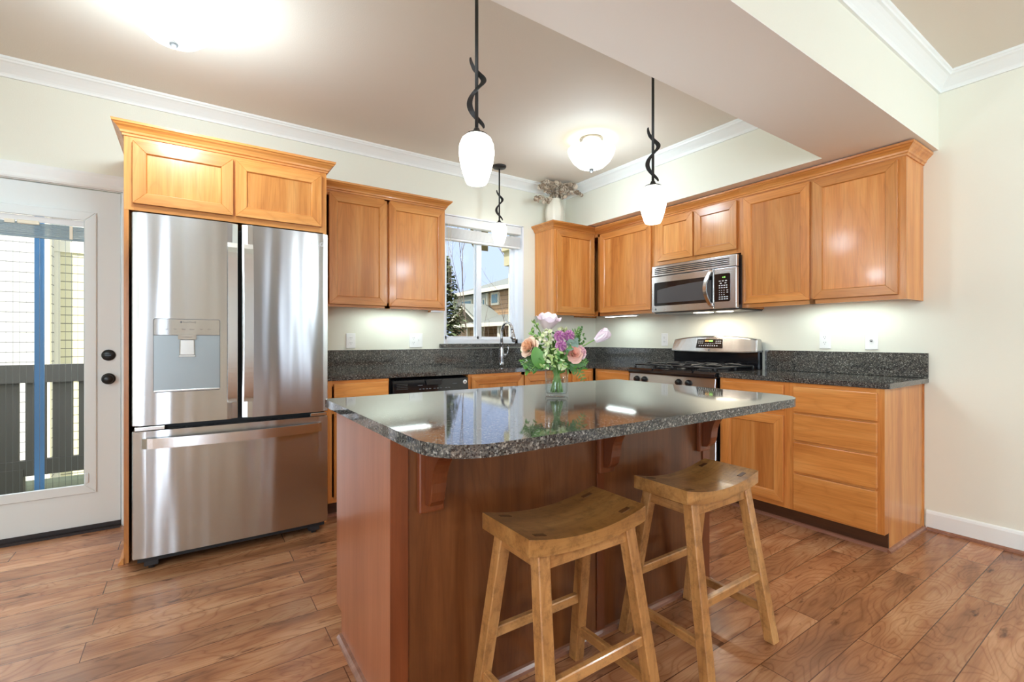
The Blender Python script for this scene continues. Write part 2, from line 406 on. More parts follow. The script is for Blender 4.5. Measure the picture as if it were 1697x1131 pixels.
# ------------------------------------------------------------------ mesh helpers
class MB:
    def __init__(s):
        s.bm = bmesh.new()
    def _mi(s, fs, mi):
        for f in fs: f.material_index = mi
    def box(s, x0, x1, y0, y1, z0, z1, mi=0, bev=0.0, seg=1):
        x0, x1 = sorted((x0, x1)); y0, y1 = sorted((y0, y1)); z0, z1 = sorted((z0, z1))
        v = [s.bm.verts.new((x, y, z)) for x in (x0, x1) for y in (y0, y1) for z in (z0, z1)]
        q = [(0, 1, 3, 2), (4, 6, 7, 5), (0, 4, 5, 1), (2, 3, 7, 6), (0, 2, 6, 4), (1, 5, 7, 3)]
        fs = [s.bm.faces.new([v[i] for i in f]) for f in q]
        s._mi(fs, mi)
        if bev > 0:
            es = list({e for f in fs for e in f.edges})
            r = bmesh.ops.bevel(s.bm, geom=es, offset=bev, segments=seg, affect='EDGES', profile=.5)
            s._mi(r['faces'], mi)
        return s
    def prism(s, pts, axis, a, b, mi=0, bev=0.0, seg=1):
        """polygon pts (2-D, in the two other axes in xyz order) extruded along axis from a to b"""
        def P(p, t):
            l = list(p); l.insert('xyz'.index(axis), t); return l
        va = [s.bm.verts.new(P(p, a)) for p in pts]
        vb = [s.bm.verts.new(P(p, b)) for p in pts]
        fs = [s.bm.faces.new(va), s.bm.faces.new(list(reversed(vb)))]
        k = len(pts)
        side = []
        for i in range(k):
            side.append(s.bm.faces.new([va[i], vb[i], vb[(i + 1) % k], va[(i + 1) % k]]))
        s._mi(fs + side, mi)
        if bev > 0:
            es = list({e for f in fs for e in f.edges})
            r = bmesh.ops.bevel(s.bm, geom=es, offset=bev, segments=seg, affect='EDGES', profile=.5)
            s._mi(r['faces'], mi)
        return s
    def lathe(s, prof, c=(0, 0, 0), seg=32, mi=0, M=None, sq=1.0):
        rings = []
        for r, z in prof:
            if r < 1e-6:
                rings.append([s.bm.verts.new((c[0], c[1], c[2] + z))])
            else:
                rings.append([s.bm.verts.new((c[0] + r * math.cos(2 * PI * i / seg), c[1] + r * math.sin(2 * PI * i / seg) * sq, c[2] + z)) for i in range(seg)])
        if M is not None:
            for rg in rings:
                for v in rg: v.co = M @ v.co
        fs = []
        for a, b in zip(rings, rings[1:]):
            for i in range(seg):
                j = (i + 1) % seg
                if len(a) == 1 and len(b) == 1: break
                if len(a) == 1: fs.append(s.bm.faces.new([a[0], b[j], b[i]]))
                elif len(b) == 1: fs.append(s.bm.faces.new([a[i], a[j], b[0]]))
                else: fs.append(s.bm.faces.new([a[i], a[j], b[j], b[i]]))
        s._mi(fs, mi)
        for f in fs: f.smooth = True
        return s
    def tube(s, pts, rad, seg=10, mi=0, cap=True, flat=1.0):
        pts = [Vector(p) for p in pts]
        rads = rad if isinstance(rad, (list, tuple)) else [rad] * len(pts)
        rings = []
        up = None
        for i, p in enumerate(pts):
            t = (pts[min(i + 1, len(pts) - 1)] - pts[max(i - 1, 0)]).normalized()
            if up is None:
                up = Vector((0, 0, 1)) if abs(t.z) < .9 else Vector((1, 0, 0))
            a = t.cross(up)
            if a.length < 1e-5: a = t.cross(Vector((0, 1, 0)))
            a.normalize(); bb = a.cross(t).normalized(); up = bb
            rings.append([s.bm.verts.new(p + rads[i] * (a * math.cos(2 * PI * k / seg) + bb * flat * math.sin(2 * PI * k / seg))) for k in range(seg)])
        fs = []
        for a, b in zip(rings, rings[1:]):
            for k in range(seg):
                j = (k + 1) % seg
                f = s.bm.faces.new([a[k], a[j], b[j], b[k]]); f.smooth = True; fs.append(f)
        if cap:
            fs.append(s.bm.faces.new(list(reversed(rings[0])))); fs.append(s.bm.faces.new(rings[-1]))
        s._mi(fs, mi)
        return s
    def ribbon(s, pts, w, th, dirs, mi=0):
        """rectangular bar swept along pts; dirs = unit width direction per point"""
        rings = []
        P = [Vector(p) for p in pts]
        for i, p in enumerate(P):
            t = (P[min(i + 1, len(P) - 1)] - P[max(i - 1, 0)]).normalized()
            d = Vector(dirs[i] if isinstance(dirs, list) else dirs).normalized()
            nn = t.cross(d).normalized()
            ww = w[i] if isinstance(w, list) else w
            rings.append([s.bm.verts.new(p + d * ww / 2 * a + nn * th / 2 * b) for a, b in ((-1, -1), (1, -1), (1, 1), (-1, 1))])
        fs = []
        for a, b in zip(rings, rings[1:]):
            for k in range(4):
                fs.append(s.bm.faces.new([a[k], a[(k + 1) % 4], b[(k + 1) % 4], b[k]]))
        fs.append(s.bm.faces.new(list(reversed(rings[0])))); fs.append(s.bm.faces.new(rings[-1]))
        s._mi(fs, mi)
        return s
    def sweep(s, path, prof, mi=0, z0=0.0):
        """profile (out, z) swept along an XY polyline with mitred corners; out = to the right of travel"""
        k = len(path)
        rings = []
        P = [Vector(p) for p in path]
        for i in range(k):
            d0 = (P[i] - P[i - 1]).normalized() if i > 0 else None
            d1 = (P[i + 1] - P[i]).normalized() if i < k - 1 else None
            n0 = Vector((d0.y, -d0.x)) if d0 is not None else None
            n1 = Vector((d1.y, -d1.x)) if d1 is not None else None
            if n0 is None: nn = n1
            elif n1 is None: nn = n0
            else:
                nn = (n0 + n1); nn /= nn.dot(n0) if abs(nn.dot(n0)) > 1e-6 else 1
            rings.append([s.bm.verts.new((P[i].x + nn.x * o, P[i].y + nn.y * o, z0 + z)) for o, z in prof])
        fs = []
        m = len(prof)
        for a, b in zip(rings, rings[1:]):
            for j in range(m):
                fs.append(s.bm.faces.new([a[j], b[j], b[(j + 1) % m], a[(j + 1) % m]]))
        fs.append(s.bm.faces.new(rings[0])); fs.append(s.bm.faces.new(list(reversed(rings[-1]))))
        s._mi(fs, mi)
        return s
    def quad(s, a, b, c, d, mi=0):
        f = s.bm.faces.new([s.bm.verts.new(p) for p in (a, b, c, d)]); f.material_index = mi
        return s
    def build(s, name, mats, parent=None, loc=(0, 0, 0), smooth=False, normals=True):
        if normals: bmesh.ops.recalc_face_normals(s.bm, faces=s.bm.faces[:])
        me = bpy.data.meshes.new(name)
        s.bm.to_mesh(me); s.bm.free()
        for m in (mats if isinstance(mats, (list, tuple)) else [mats]): me.materials.append(m)
        if smooth:
            for p in me.polygons: p.use_smooth = True
        o = bpy.data.objects.new(name, me)
        COL.objects.link(o)
        o.location = loc
        if parent: o.parent = parent
        return o

def tag(o, label=None, cat=None, group=None, kind=None):
    if label: o['label'] = label
    if cat: o['category'] = cat
    if group: o['group'] = group
    if kind: o['kind'] = kind
    return o
def thing(name, label, cat, loc=(0, 0, 0), rz=0.0, group=None):
    o = bpy.data.objects.new(name, None)
    o.empty_display_size = .05
    COL.objects.link(o)
    o.location = loc; o.rotation_euler = (0, 0, rz)
    return tag(o, label, cat, group)
def struct(o, label=None):
    o['kind'] = 'structure'
    if label: o['label'] = label
    return o
def copy_tree(src, parent=None):
    c = src.copy(); COL.objects.link(c)
    if parent: c.parent = parent
    for ch in list(src.children): copy_tree(ch, c)
    return c
def text(name, body, size, mat, parent, loc, rot, depth=.0006, align='CENTER', label=None, sx=1.0):
    cu = bpy.data.curves.new(name, 'FONT')
    cu.body = body; cu.size = size; cu.extrude = depth; cu.align_x = align; cu.align_y = 'CENTER'
    t = bpy.data.objects.new(name + '_tmp', cu)
    COL.objects.link(t)
    bpy.context.view_layer.update()
    me = bpy.data.meshes.new_from_object(t.evaluated_get(bpy.context.evaluated_depsgraph_get()))
    bpy.data.objects.remove(t)
    me.materials.clear(); me.materials.append(mat)
    o = bpy.data.objects.new(name, me)
    COL.objects.link(o)
    o.parent = parent; o.location = loc; o.rotation_euler = rot; o.scale = (sx, 1, 1)
    if label: o['label'] = label
    return o
def rrect(x0, x1, z0, z1, r, seg=5):
    rs = r if isinstance(r, (list, tuple)) else [r] * 4      # corners: x0z0, x1z0, x1z1, x0z1
    pts = []
    for (cx, cz, a0), rr in zip(((x0, z0, PI), (x1, z0, 1.5 * PI), (x1, z1, 0), (x0, z1, .5 * PI)), rs):
        if rr <= 0: pts.append((cx, cz)); continue
        ox = cx + rr if cx == x0 else cx - rr
        oz = cz + rr if cz == z0 else cz - rr
        for i in range(seg + 1):
            a = a0 + (PI / 2) * i / seg
            pts.append((ox + rr * math.cos(a), oz + rr * math.sin(a)))
    return pts

# ------------------------------------------------------------------ the room
XL, YB, CH_ = -6.6, -8.0, 2.70
DX0, DX1, DZ1 = -5.0, -4.02, 2.07            # balcony door opening
WX0, WX1, WZ0, WZ1 = -1.84, -0.975, 1.11, 2.262   # kitchen window opening
T = .16
struct(MB().box(XL - T, T, YB - T, T, -.12, 0).build('floor', floor_m))
struct(MB().box(XL - T, T, YB - T, T, CH_, CH_ + .12).build('ceiling', ceil_m))
w = MB()
w.box(XL, DX0, 0, T, 0, CH_).box(DX0, DX1, 0, T, DZ1, CH_).box(DX1, WX0, 0, T, 0, CH_)
w.box(WX0, WX1, 0, T, 0, WZ0).box(WX0, WX1, 0, T, WZ1, CH_).box(WX1, 0, 0, T, 0, CH_)
struct(w.build('wall_back', wall_m))
struct(MB().box(0, T, YB, T, 0, CH_).build('wall_right', wall_m))
w = MB()
LY0, LY1, LZ0, LZ1 = -6.2, -4.6, .55, 2.25
w.box(XL - T, XL, YB, LY0, 0, CH_).box(XL - T, XL, LY1, T, 0, CH_).box(XL - T, XL, LY0, LY1, 0, LZ0).box(XL - T, XL, LY0, LY1, LZ1, CH_)
struct(w.build('wall_left', wall_m))
w = MB()
w.box(XL, XL + .02, LY0 - .07, LY0, LZ0 - .07, LZ1 + .07).box(XL, XL + .02, LY1, LY1 + .07, LZ0 - .07, LZ1 + .07).box(XL, XL + .02, LY0, LY1, LZ1, LZ1 + .07).box(XL, XL + .02, LY0, LY1, LZ0 - .07, LZ0)
w.box(XL - .06, XL, -5.43, -5.37, LZ0, LZ1)
struct(w.build('window_4', trim_m))
w = MB()
LW = [(-5.28, -4.68, .08, 2.2), (-2.08, -1.48, .30, 2.45)]
w.box(XL, LW[0][0], YB - T, YB, 0, CH_).box(LW[0][1], LW[1][0], YB - T, YB, 0, CH_).box(LW[1][1], 0, YB - T, YB, 0, CH_)
for x0, x1, z0, z1 in LW:
    w.box(x0, x1, YB - T, YB, 0, z0).box(x0, x1, YB - T, YB, z1, CH_)
struct(w.build('wall_front', wall_m))
for k, (x0, x1, z0, z1) in enumerate(LW):
    f = MB()
    f.box(x0 - .07, x0, YB, YB + .02, z0 - .07, z1 + .07).box(x1, x1 + .07, YB, YB + .02, z0 - .07, z1 + .07)
    f.box(x0, x1, YB, YB + .02, z1, z1 + .07).box(x0, x1, YB, YB + .02, z0 - .07, z0)
    for t in ((1 / 3, 2 / 3) if k else (.5,)):
        xm = x0 + (x1 - x0) * t
        f.box(xm - .035, xm + .035, YB + .06, YB, z0, z1)
    struct(f.build('window_%d' % (k + 2), trim_m))
curt_m = plain('curtain_taupe', srgb(120, 110, 100), .85)
shelf_m = plain('bookcase_dark', srgb(70, 54, 42), .5)
def added_curtain(x0, x1, label):  # unseen drapes added to put dark bands in the steel reflections
    pts = [(x0 + (x1 - x0) * i / 40, YB + .10 + .03 * math.sin(i * 1.9)) for i in range(41)]
    q = MB().prism(pts + [(x, y + .006) for x, y in reversed(pts)], 'z', .03, 2.55)
    tag(q.build('added_curtain', curt_m), label, 'added_curtain', 'added living room drapes')
added_curtain(-5.72, -5.32, 'added taupe drape at the far left of the living room windows behind the camera')
added_curtain(-4.64, -4.25, 'added taupe drape just right of the wide living room window behind the camera')
added_curtain(-2.75, -2.12, 'added taupe drape just left of the three sash living room window behind the camera')
added_curtain(-1.44, -.95, 'added taupe drape at the far right of the living room windows behind the camera')
SOF_Z, SOF_X, HY0, HY1 = 2.28, -.43, -2.43, -2.88
struct(MB().box(SOF_X, 0, HY0, 0, SOF_Z, CH_).build('soffit', [wall_m]))
h = MB().box(-6.6, 0, HY1, HY0, SOF_Z, CH_)
struct(h.build('header_beam', wall_m))
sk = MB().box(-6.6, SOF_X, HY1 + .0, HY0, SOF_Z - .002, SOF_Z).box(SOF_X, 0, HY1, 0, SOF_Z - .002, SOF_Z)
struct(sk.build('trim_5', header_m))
CROWN = [(0, 0), (.012, 0), (.014, .012), (.018, .020), (.030, .034), (.048, .052), (.060, .062), (.070, .066), (.074, .074), (.080, .078), (.082, .090), (0, .090)]
def crown(path, name):
    return struct(MB().sweep(path, CROWN, z0=CH_ - .090).build(name, trim_m))
# kitchen crown: along the back wall, then the soffit face; living room crown: header face, then the right wall
crown([(XL, 0), (SOF_X, 0), (SOF_X, HY0)], 'trim_1')
crown([(XL, HY1), (0, HY1), (0, YB)], 'trim_2')
BASE = [(0, 0), (.014, 0), (.014, .10), (.010, .112), (.004, .118), (0, .118)]
BASE.reverse()
struct(MB().sweep([(0, -2.825), (0, YB)], [(o, z) for o, z in reversed(BASE)]).build('baseboard_right', trim_m))
struct(MB().sweep([(-.014, -2.83), (-.014, YB)], [(0, 0), (.014, 0), (.012, .010), (.006, .016), (0, .018)]).build('trim_3', shoe_m))
struct(MB().sweep([(XL, YB), (XL, 0), (DX0 - .09, 0)], BASE[::-1]).build('baseboard_left', trim_m))

# balcony door: head casing, jambs, slab with a framed lite, blind, knob and deadbolt
dz0, dz1, dx0, dx1 = .035, 2.046, -4.955, -4.040
ds = MB()
gx0, gx1, gz0, gz1 = -4.80, -4.195, .272, 1.866
ds.box(dx0, gx0, .0, .045, dz0, dz1).box(gx1, dx1, .0, .045, dz0, dz1)
ds.box(gx0, gx1, .0, .045, dz0, gz0).box(gx0, gx1, .0, .045, gz1, dz1)
door = struct(ds.build('door_1', door_m))
fr = MB()
fi, fo = .012, .045
A_, B_, C_, D_ = gx0 - fo, gx1 + fo, gz0 - fo, gz1 + fo
a_, b_, c_, d_ = gx0 + fi, gx1 - fi, gz0 + fi, gz1 - fi
for q_ in ([(A_, C_), (a_, c_), (a_, d_), (A_, D_)], [(B_, C_), (B_, D_), (b_, d_), (b_, c_)], [(A_, C_), (B_, C_), (b_, c_), (a_, c_)], [(A_, D_), (a_, d_), (b_, d_), (B_, D_)]):
    fr.prism(q_, 'y', -.012, -.0005, bev=.004)
fr.build('lite_frame', door_m, door)
MB().box(gx0, gx1, .018, .022, gz0, gz1).build('glass_pane', pane_m, door)
bl = MB()
bl.box(gx0, gx1, .004, .016, gz1 - .045, gz1 - .012)
bl.build('blind_headrail', blind_m, door)
bl = MB()
for i in range(12):
    bl.box(gx0 + .012, gx1 - .012, .003, .017, gz1 - .050 - i * .0062, gz1 - .0535 - i * .0062)
bl.box(gx0 + .01, gx1 - .01, .002, .018, gz1 - .134, gz1 - .124)
bl.build('blind_slats', blind_blue, door)
MB().box(-4.272, -4.258, -.004, .004, gz1 - .128, gz1 - .05).box(-4.49, -4.40, -.006, .004, gz1 - .062, gz1 - .04, bev=.003).box(-4.54, -4.50, -.006, .004, gz1 - .062, gz1 - .042).build('blind_control', ivory, door)
MB().box(-4.204, -4.184, -.02, -.01, .29, .35, bev=.004).build('blind_slide', door_m, door)
def door_hw(name, z, knob):
    M = Matrix.Translation((-4.096, 0, z)) @ Matrix.Rotation(PI / 2, 4, 'X')
    p = [(0, .0), (.033, .0), (.034, .006), (.026, .012), (.012, .014)]
    p += [(.012, .03), (.02, .034), (.028, .044), (.028, .054), (.02, .062), (0, .064)] if knob else [(.0, .016)]
    b_ = MB().lathe(p, M=M, seg=28)
    if not knob: b_.box(-4.113, -4.079, -.03, -.012, z - .007, z + .005, bev=.003)
    return b_.build(name, knob_m, door)
door_hw('deadbolt', 1.052, False)
door_hw('door_knob', .908, True)
MB().box(dx0, dx1, -.006, .05, .002, .034).box(dx0, dx1, -.04, .12, 0, .012).build('threshold', plain('threshold_dark', (.02, .012, .01), .5), door)
dj = MB()
dj.box(DX0, dx0 - .004, -.002, T, 0, DZ1).box(dx1 + .004, DX1, -.002, T, 0, DZ1).box(DX0, DX1, -.002, T, dz1 + .006, DZ1)
dj.box(DX0 - .09, DX0 + .008, -.02, 0, 0, DZ1)
dj.box(DX1 - .008, DX1 + .022, -.02, 0, 0, DZ1)
dj.prism([(-.0, 2.056), (-.02, 2.056), (-.024, 2.066), (-.018, 2.085), (-.022, 2.10), (-.028, 2.125), (-.028, 2.145), (0, 2.145)], 'x', DX0 - .09, -3.985)
struct(dj.build('trim_4', trim_m))

# kitchen window: frame, two sashes, panes, blind; granite ledge
wx0, wx1, wz0, wz1 = WX0, WX1, WZ0 + .0, WZ1
wf = MB()
Y0, Y1 = .085, .155
wf.box(wx0, wx0 + .045, Y0, Y1, wz0, wz1).box(wx1 - .045, wx1, Y0, Y1, wz0, wz1).box(wx0, wx1, Y0, Y1, wz0, wz0 + .04).box(wx0, wx1, Y0, Y1, wz1 - .045, wz1)
wf.box(wx1 - .012, wx1, .0, Y0, wz0, wz1).box(wx0, wx0 + .012, .0, Y0, wz0, wz1).box(wx0, wx1, 0, Y0, wz1 - .01, wz1)
win = struct(wf.build('window_1', vinyl))
xm = -1.43
s1 = MB()
for a, b in ((wx0 + .045, wx0 + .075), (xm - .02, xm + .032)): s1.box(a, b, .095, .118, wz0 + .04, wz1 - .045, bev=.003)
s1.box(wx0 + .045, xm, .095, .118, wz0 + .04, wz0 + .068).box(wx0 + .045, xm, .095, .118, wz1 - .075, wz1 - .045)
s1.build('sash', vinyl, win)
s2 = MB()
for a, b in ((xm - .03, xm + .01), (wx1 - .075, wx1 - .045)): s2.box(a, b, .122, .145, wz0 + .04, wz1 - .045, bev=.003)
s2.box(xm, wx1 - .045, .122, .145, wz0 + .04, wz0 + .065).box(xm, wx1 - .045, .122, .145, wz1 - .07, wz1 - .045)
s2.build('sash', vinyl, win)
MB().box(wx0 + .07, xm - .015, .105, .109, wz0 + .06, wz1 - .07).build('glass_pane', pane_m, win)
MB().box(xm, wx1 - .07, .132, .136, wz0 + .06, wz1 - .06).build('glass_pane', pane_m, win)
wb = thing('window_blind', 'white slatted blind drawn up under the head of the kitchen window', 'blind', (-1.41, .045, wz1 - .012))
MB().box(-.415, .415, -.035, .03, -.075, 0, bev=.004).build('valance', blind_m, wb)
bs = MB()
for i in range(16): bs.box(-.41, .41, -.024, .026, -.100 - i * .0058, -.1035 - i * .0058)
bs.box(-.41, .41, -.026, .028, -.212, -.194, bev=.003)
bs.build('slat_stack', blind_m, wb)
MB().tube([(-.375, -.03, -.05), (-.372, -.03, -.6)], .0022, 6).tube([(-.355, -.03, -.05), (-.35, -.03, -.72)], .0018, 6).build('wand', ivory, wb)
tag(MB().prism(rrect(-1.884, -.957, -.045, .084, [.012, .012, 0, 0]), 'z', 1.078, 1.110, bev=.006, seg=2).build('window_ledge', granite_m), 'dark granite ledge under the kitchen window behind the faucet', 'window sill')

# ------------------------------------------------------------------ cabinets
def door_mesh(x0, x1, z0, z1, yf, parent, fw=.056, th=.02, name='door'):
    """mitred five-piece door: frame (grain turning at the corners) with a recessed panel child"""
    d = MB()
    def piece(pts, mi):
        d.prism(pts, 'y', yf, yf + th, mi=mi, bev=.0016)
    piece([(x0, z0), (x0 + fw, z0 + fw), (x0 + fw, z1 - fw), (x0, z1)], 0)
    piece([(x1, z0), (x1, z1), (x1 - fw, z1 - fw), (x1 - fw, z0 + fw)], 0)
    piece([(x0, z0), (x1, z0), (x1 - fw, z0 + fw), (x0 + fw, z0 + fw)], 1)
    piece([(x0, z1), (x0 + fw, z1 - fw), (x1 - fw, z1 - fw), (x1, z1)], 1)
    # sloped inner sticking
    s_ = .004
    i0, i1, k0, k1 = x0 + fw, x1 - fw, z0 + fw, z1 - fw
    yb = yf + .0105
    o = [(i0, k0), (i1, k0), (i1, k1), (i0, k1)]
    q = [(i0 + s_, k0 + s_), (i1 - s_, k0 + s_), (i1 - s_, k1 - s_), (i0 + s_, k1 - s_)]
    for a in range(4):
        b = (a + 1) % 4
        d.quad((o[a][0], yf + .0015, o[a][1]), (o[b][0], yf + .0015, o[b][1]), (q[b][0], yb, q[b][1]), (q[a][0], yb, q[a][1]), mi=1 if a % 2 == 0 else 0)
    do = d.build(name, [wood_v, wood_h], parent)
    MB().box(i0 - .004, i1 + .004, yf + .0108, yf + .016, k0 - .004, k1 + .004).build('door_panel', wood_v, do)
    return do
def slab(x0, x1, z0, z1, yf, parent, name='drawer_front'):
    return MB().box(x0, x1, yf, yf + .019, z0, z1, bev=.004, seg=2).build(name, wood_h, parent)
CCROWN = [(0, 0), (.006, 0), (.008, .010), (.014, .014), (.017, .024), (.026, .036), (.036, .044), (.040, .050), (.046, .054), (.048, .066), (0, .066)]
def wall_cab(name, label, W, D, z0, z1, loc, rz, doors, crown_path, zc, stiles=(), gap_group='wall cabinets', top=True, ends=(.02, .02), sub=0.0):
    t = thing(name, label, 'cabinet', loc, rz, gap_group)
    b = MB()
    b.box(0, .016, -D + .019, -.001, z0, z1).box(W - .016, W, -D + .019, -.001, z0, z1)
    b.box(.016, W - .016, -D + .019, -.001, z0 + .038, z0 + .050).box(.016, W - .016, -D + .019, -.001, z1 - .016, z1).box(.016, W - .016, -.012, -.001, z0 + .050, z1 - .016)
    b.build('carcass', wood_v, t)
    f = MB()
    for a, c in [(0, .04), (W - .04, W)] + [(s - .02, s + .02) for s in stiles]:
        f.box(a, c, -D, -D + .019, z0, z1, mi=0)
    f.box(.04, W - .04, -D, -D + .019, z0, z0 + .04, mi=1).box(.04, W - .04, -D, -D + .019, z1 - .045, z1, mi=1)
    f.build('face_frame', [wood_v, wood_h], t)
    for d in doors: door_mesh(*d, -D - .021, t)
    if crown_path: MB().sweep(crown_path, CCROWN, z0=zc).build('crown_moulding', wood_h, t)
    return t
G = 'cherry wall cabinets'
UD, ZU, ZT = .295, 1.382, 2.222
# left of the window (back wall, world x = local x + loc)
wall_cab('wall_cabinet', 'double door cherry wall cabinet between the refrigerator and the window', .964, UD, ZU, 2.215, (-2.94, 0, 0), 0,
         [(.060, .475, 1.400, 2.185), (.493, .951, 1.400, 2.185)], [(0, -UD), (.964, -UD), (.964, -.001)], 2.202, (.484,), G)
# corner: back wall piece right of the window
wall_cab('wall_cabinet', 'narrow single door cherry wall cabinet in the corner, under the vase of dried leaves', .535, UD, ZU, ZT, (-.835, 0, 0), 0,
         [(.024, .512, 1.405, 2.195)], [(0, -.001), (0, -UD), (.535, -UD)], 2.205, (), G)
# range wall, local x = -world y
RR = -PI / 2
wall_cab('wall_cabinet', 'single door cherry wall cabinet just left of the microwave', 1.043, UD, ZU, ZT, (0, 0, 0), RR,
         [(.383, 1.010, 1.412, 2.190)], [(.250, -UD), (1.043, -UD)], 2.205, (.36,), G)
wall_cab('wall_cabinet', 'short two door cherry wall cabinet right above the microwave', .787, UD, 1.795, ZT, (0, -1.043, 0), RR,
         [(.038, .386, 1.826, 2.190), (.403, .760, 1.826, 2.190)], [(0, -UD), (.787, -UD)], 2.205, (.394,), G)
wall_cab('wall_cabinet', 'large two door cherry wall cabinet at the right end of the range wall', .980, UD, ZU, ZT, (0, -1.830, 0), RR,
         [(.026, .476, 1.410, 2.190), (.494, .944, 1.410, 2.190)], [(0, -UD), (.980, -UD), (.980, -.001)], 2.205, (.485,), G)

# refrigerator surround: side panels plus a two door cabinet on top
t = thing('refrigerator_surround', 'tall cherry surround boxing in the refrigerator, with a two door cabinet on top', 'cabinet', (-3.965, 0, 0))
FW, FD = .987, .660
MB().box(0, .020, -FD, -.001, 0, 2.20).build('side_panel', wood_v, t)
MB().box(FW - .02, FW, -FD, -.001, 0, 2.20).build('side_panel', wood_v, t)
b = MB().box(.02, FW - .02, -FD + .02, -.001, 1.826, 1.842).box(.02, FW - .02, -FD + .02, -.001, 2.184, 2.20).box(.02, FW - .02, -.015, -.001, 1.842, 2.184)
b.build('carcass', wood_v, t)
f = MB().box(0, .04, -FD - .001, -FD + .019, 1.815, 2.20).box(FW - .04, FW, -FD - .001, -FD + .019, 1.815, 2.20).box(.472, .502, -FD - .001, -FD + .019, 1.855, 2.155)
f.box(.04, FW - .04, -FD - .001, -FD + .019, 1.815, 1.855, mi=1).box(.04, FW - .04, -FD - .001, -FD + .019, 2.155, 2.20, mi=1)
f.build('face_frame', [wood_v, wood_h], t)
door_mesh(.036, .481, 1.848, 2.168, -FD - .021, t)
door_mesh(.492, .955, 1.848, 2.168, -FD - .021, t)
MB().sweep([(0, -.001), (0, -FD - .001), (FW, -FD - .001), (FW, -.001)], CCROWN, z0=2.192).build('crown_moulding', wood_h, t)
MB().prism([(-.024, 0), (0, 0), (0, .032), (-.006, .032), (-.012, .02), (-.02, .012)], 'y', -FD - .01, -.03).build('shoe_moulding', wood_y, t)

# base cabinets
BD = .626
def base_cab(label, W, loc, rz, doors=(), drawers=(), ff=((0, .035),), end=None, group='cherry base cabinets', stile=()):
    t = thing('base_cabinet', label, 'cabinet', loc, rz, group)
    b = MB()
    side = [(-BD + .019, .10), (-.556, .10), (-.556, 0), (-.001, 0), (-.001, .882), (-BD + .019, .882)]
    b.prism(side, 'x', 0, .016).prism(side, 'x', W - .016, W)
    b.box(.016, W - .016, -BD + .019, -.001, .10, .118).box(.016, W - .016, -.014, -.001, .118, .882)
    b.build('carcass', wood_v, t)
    f = MB()
    f.box(0, .036, -BD, -BD + .019, .10, .882).box(W - .036, W, -BD, -BD + .019, .10, .882)
    for s in stile: f.box(s - .018, s + .018, -BD, -BD + .019, .10, .882)
    f.box(.036, W - .036, -BD, -BD + .019, .10, .135, mi=1).box(.036, W - .036, -BD, -BD + .019, .845, .882, mi=1)
    if doors and drawers: f.box(.036, W - .036, -BD, -BD + .019, .67, .71, mi=1)
    if len(drawers) > 2:
        for d_ in drawers[:-1]: f.box(.036, W - .036, -BD, -BD + .019, d_[2] - .020, d_[2] + .012, mi=1)
    f.build('face_frame', [wood_v, wood_h], t)
    for d in doors: door_mesh(*d, -BD - .020, t)
    for d in drawers: slab(*d, -BD - .019, t)
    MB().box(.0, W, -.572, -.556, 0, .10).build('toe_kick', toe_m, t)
    MB().prism([(-.572, 0), (-.590, 0), (-.588, .010), (-.580, .016), (-.572, .018)], 'x', 0, W).build('shoe_moulding', shoe_m, t)
    return t
base_cab('cherry base cabinet with one drawer left of the black dishwasher', .41, (-2.972, 0, 0), 0,
         [(.045, .400, .130, .672)], [(.045, .400, .690, .862)])
base_cab('cherry sink base cabinet under the window, right of the dishwasher', 1.30, (-1.945, 0, 0), 0,
         [(.024, .506, .135, .672), (.520, 1.000, .135, .672), (1.040, 1.268, .135, .672), (.024, .506, .690, .860), (.520, 1.000, .690, .860), (1.040, 1.268, .690, .860)], (), stile=(.513, 1.02))
base_cab('cherry corner base cabinet directly left of the range', .427, (0, -.640, 0), RR,
         [(.040, .412, .135, .672)], [(.040, .412, .690, .860)])
base_cab('cherry base cabinet with a drawer over a door, directly right of the range', .462, (0, -1.868, 0), RR,
         [(.024, .430, .135, .672)], [(.024, .430, .709, .860)])
t = base_cab('cherry base cabinet with a stack of four drawers at the right end', .480, (0, -2.330, 0), RR,
             (), [(.027, .453, .707, .860), (.027, .453, .536, .696), (.027, .453, .342, .521), (.027, .453, .109, .330)], end=1)
e = MB().prism([(-BD, .10), (-.56, .10), (-.56, 0), (-.002, 0), (-.002, .882), (-BD, .882)], 'x', .480, .4815)
e.box(.4815, .486, -.018, -.002, .0, .882)
e.build('end_panel', wood_v, t)
MB().prism([(.4815, 0), (.500, 0), (.498, .010), (.490, .016), (.4815, .018)], 'y', -.590, -.003).build('shoe_moulding', shoe_m, t)

# countertops with backsplash
CT0, CT1, CD = .884, .914, .637
c = thing('countertop', 'speckled grey granite counter right of the range, with backsplash', 'countertop', (0, -1.862, 0), RR, 'granite counters')
MB().prism(rrect(0, .974, -CD, -.001, [.004, .01, 0, .004]), 'z', CT0, CT1, bev=.005, seg=2).build('slab', granite_m, c)
MB().box(0, .974, -.021, -.001, CT1 + .0005, 1.065, bev=.002).build('backsplash', granite_m, c)
c = thing('countertop', 'dark granite counter running under the window into the corner by the range', 'countertop', (-2.972, 0, 0), 0, 'granite counters')
X = 2.972
SX0, SX1, SY0, SY1 = 1.10, 1.83, -.535, -.15      # sink cut-out, local
cb = MB()
cb.box(0, SX0, -CD, -.001, CT0, CT1).box(SX1, X - .001, -CD, -.001, CT0, CT1).box(SX0, SX1, -CD, SY0, CT0, CT1).box(SX0, SX1, SY1, -.001, CT0, CT1)
cb.box(X - CD, X - .001, -1.066, -CD, CT0, CT1)
cb.build('slab', granite_m, c)
cb = MB().box(0, X - .001, -.021, -.001, CT1 + .0005, 1.065).box(X - .021, X - .001, -1.066, -.021, CT1 + .0005, 1.065)
cb.build('backsplash', granite_m, c)
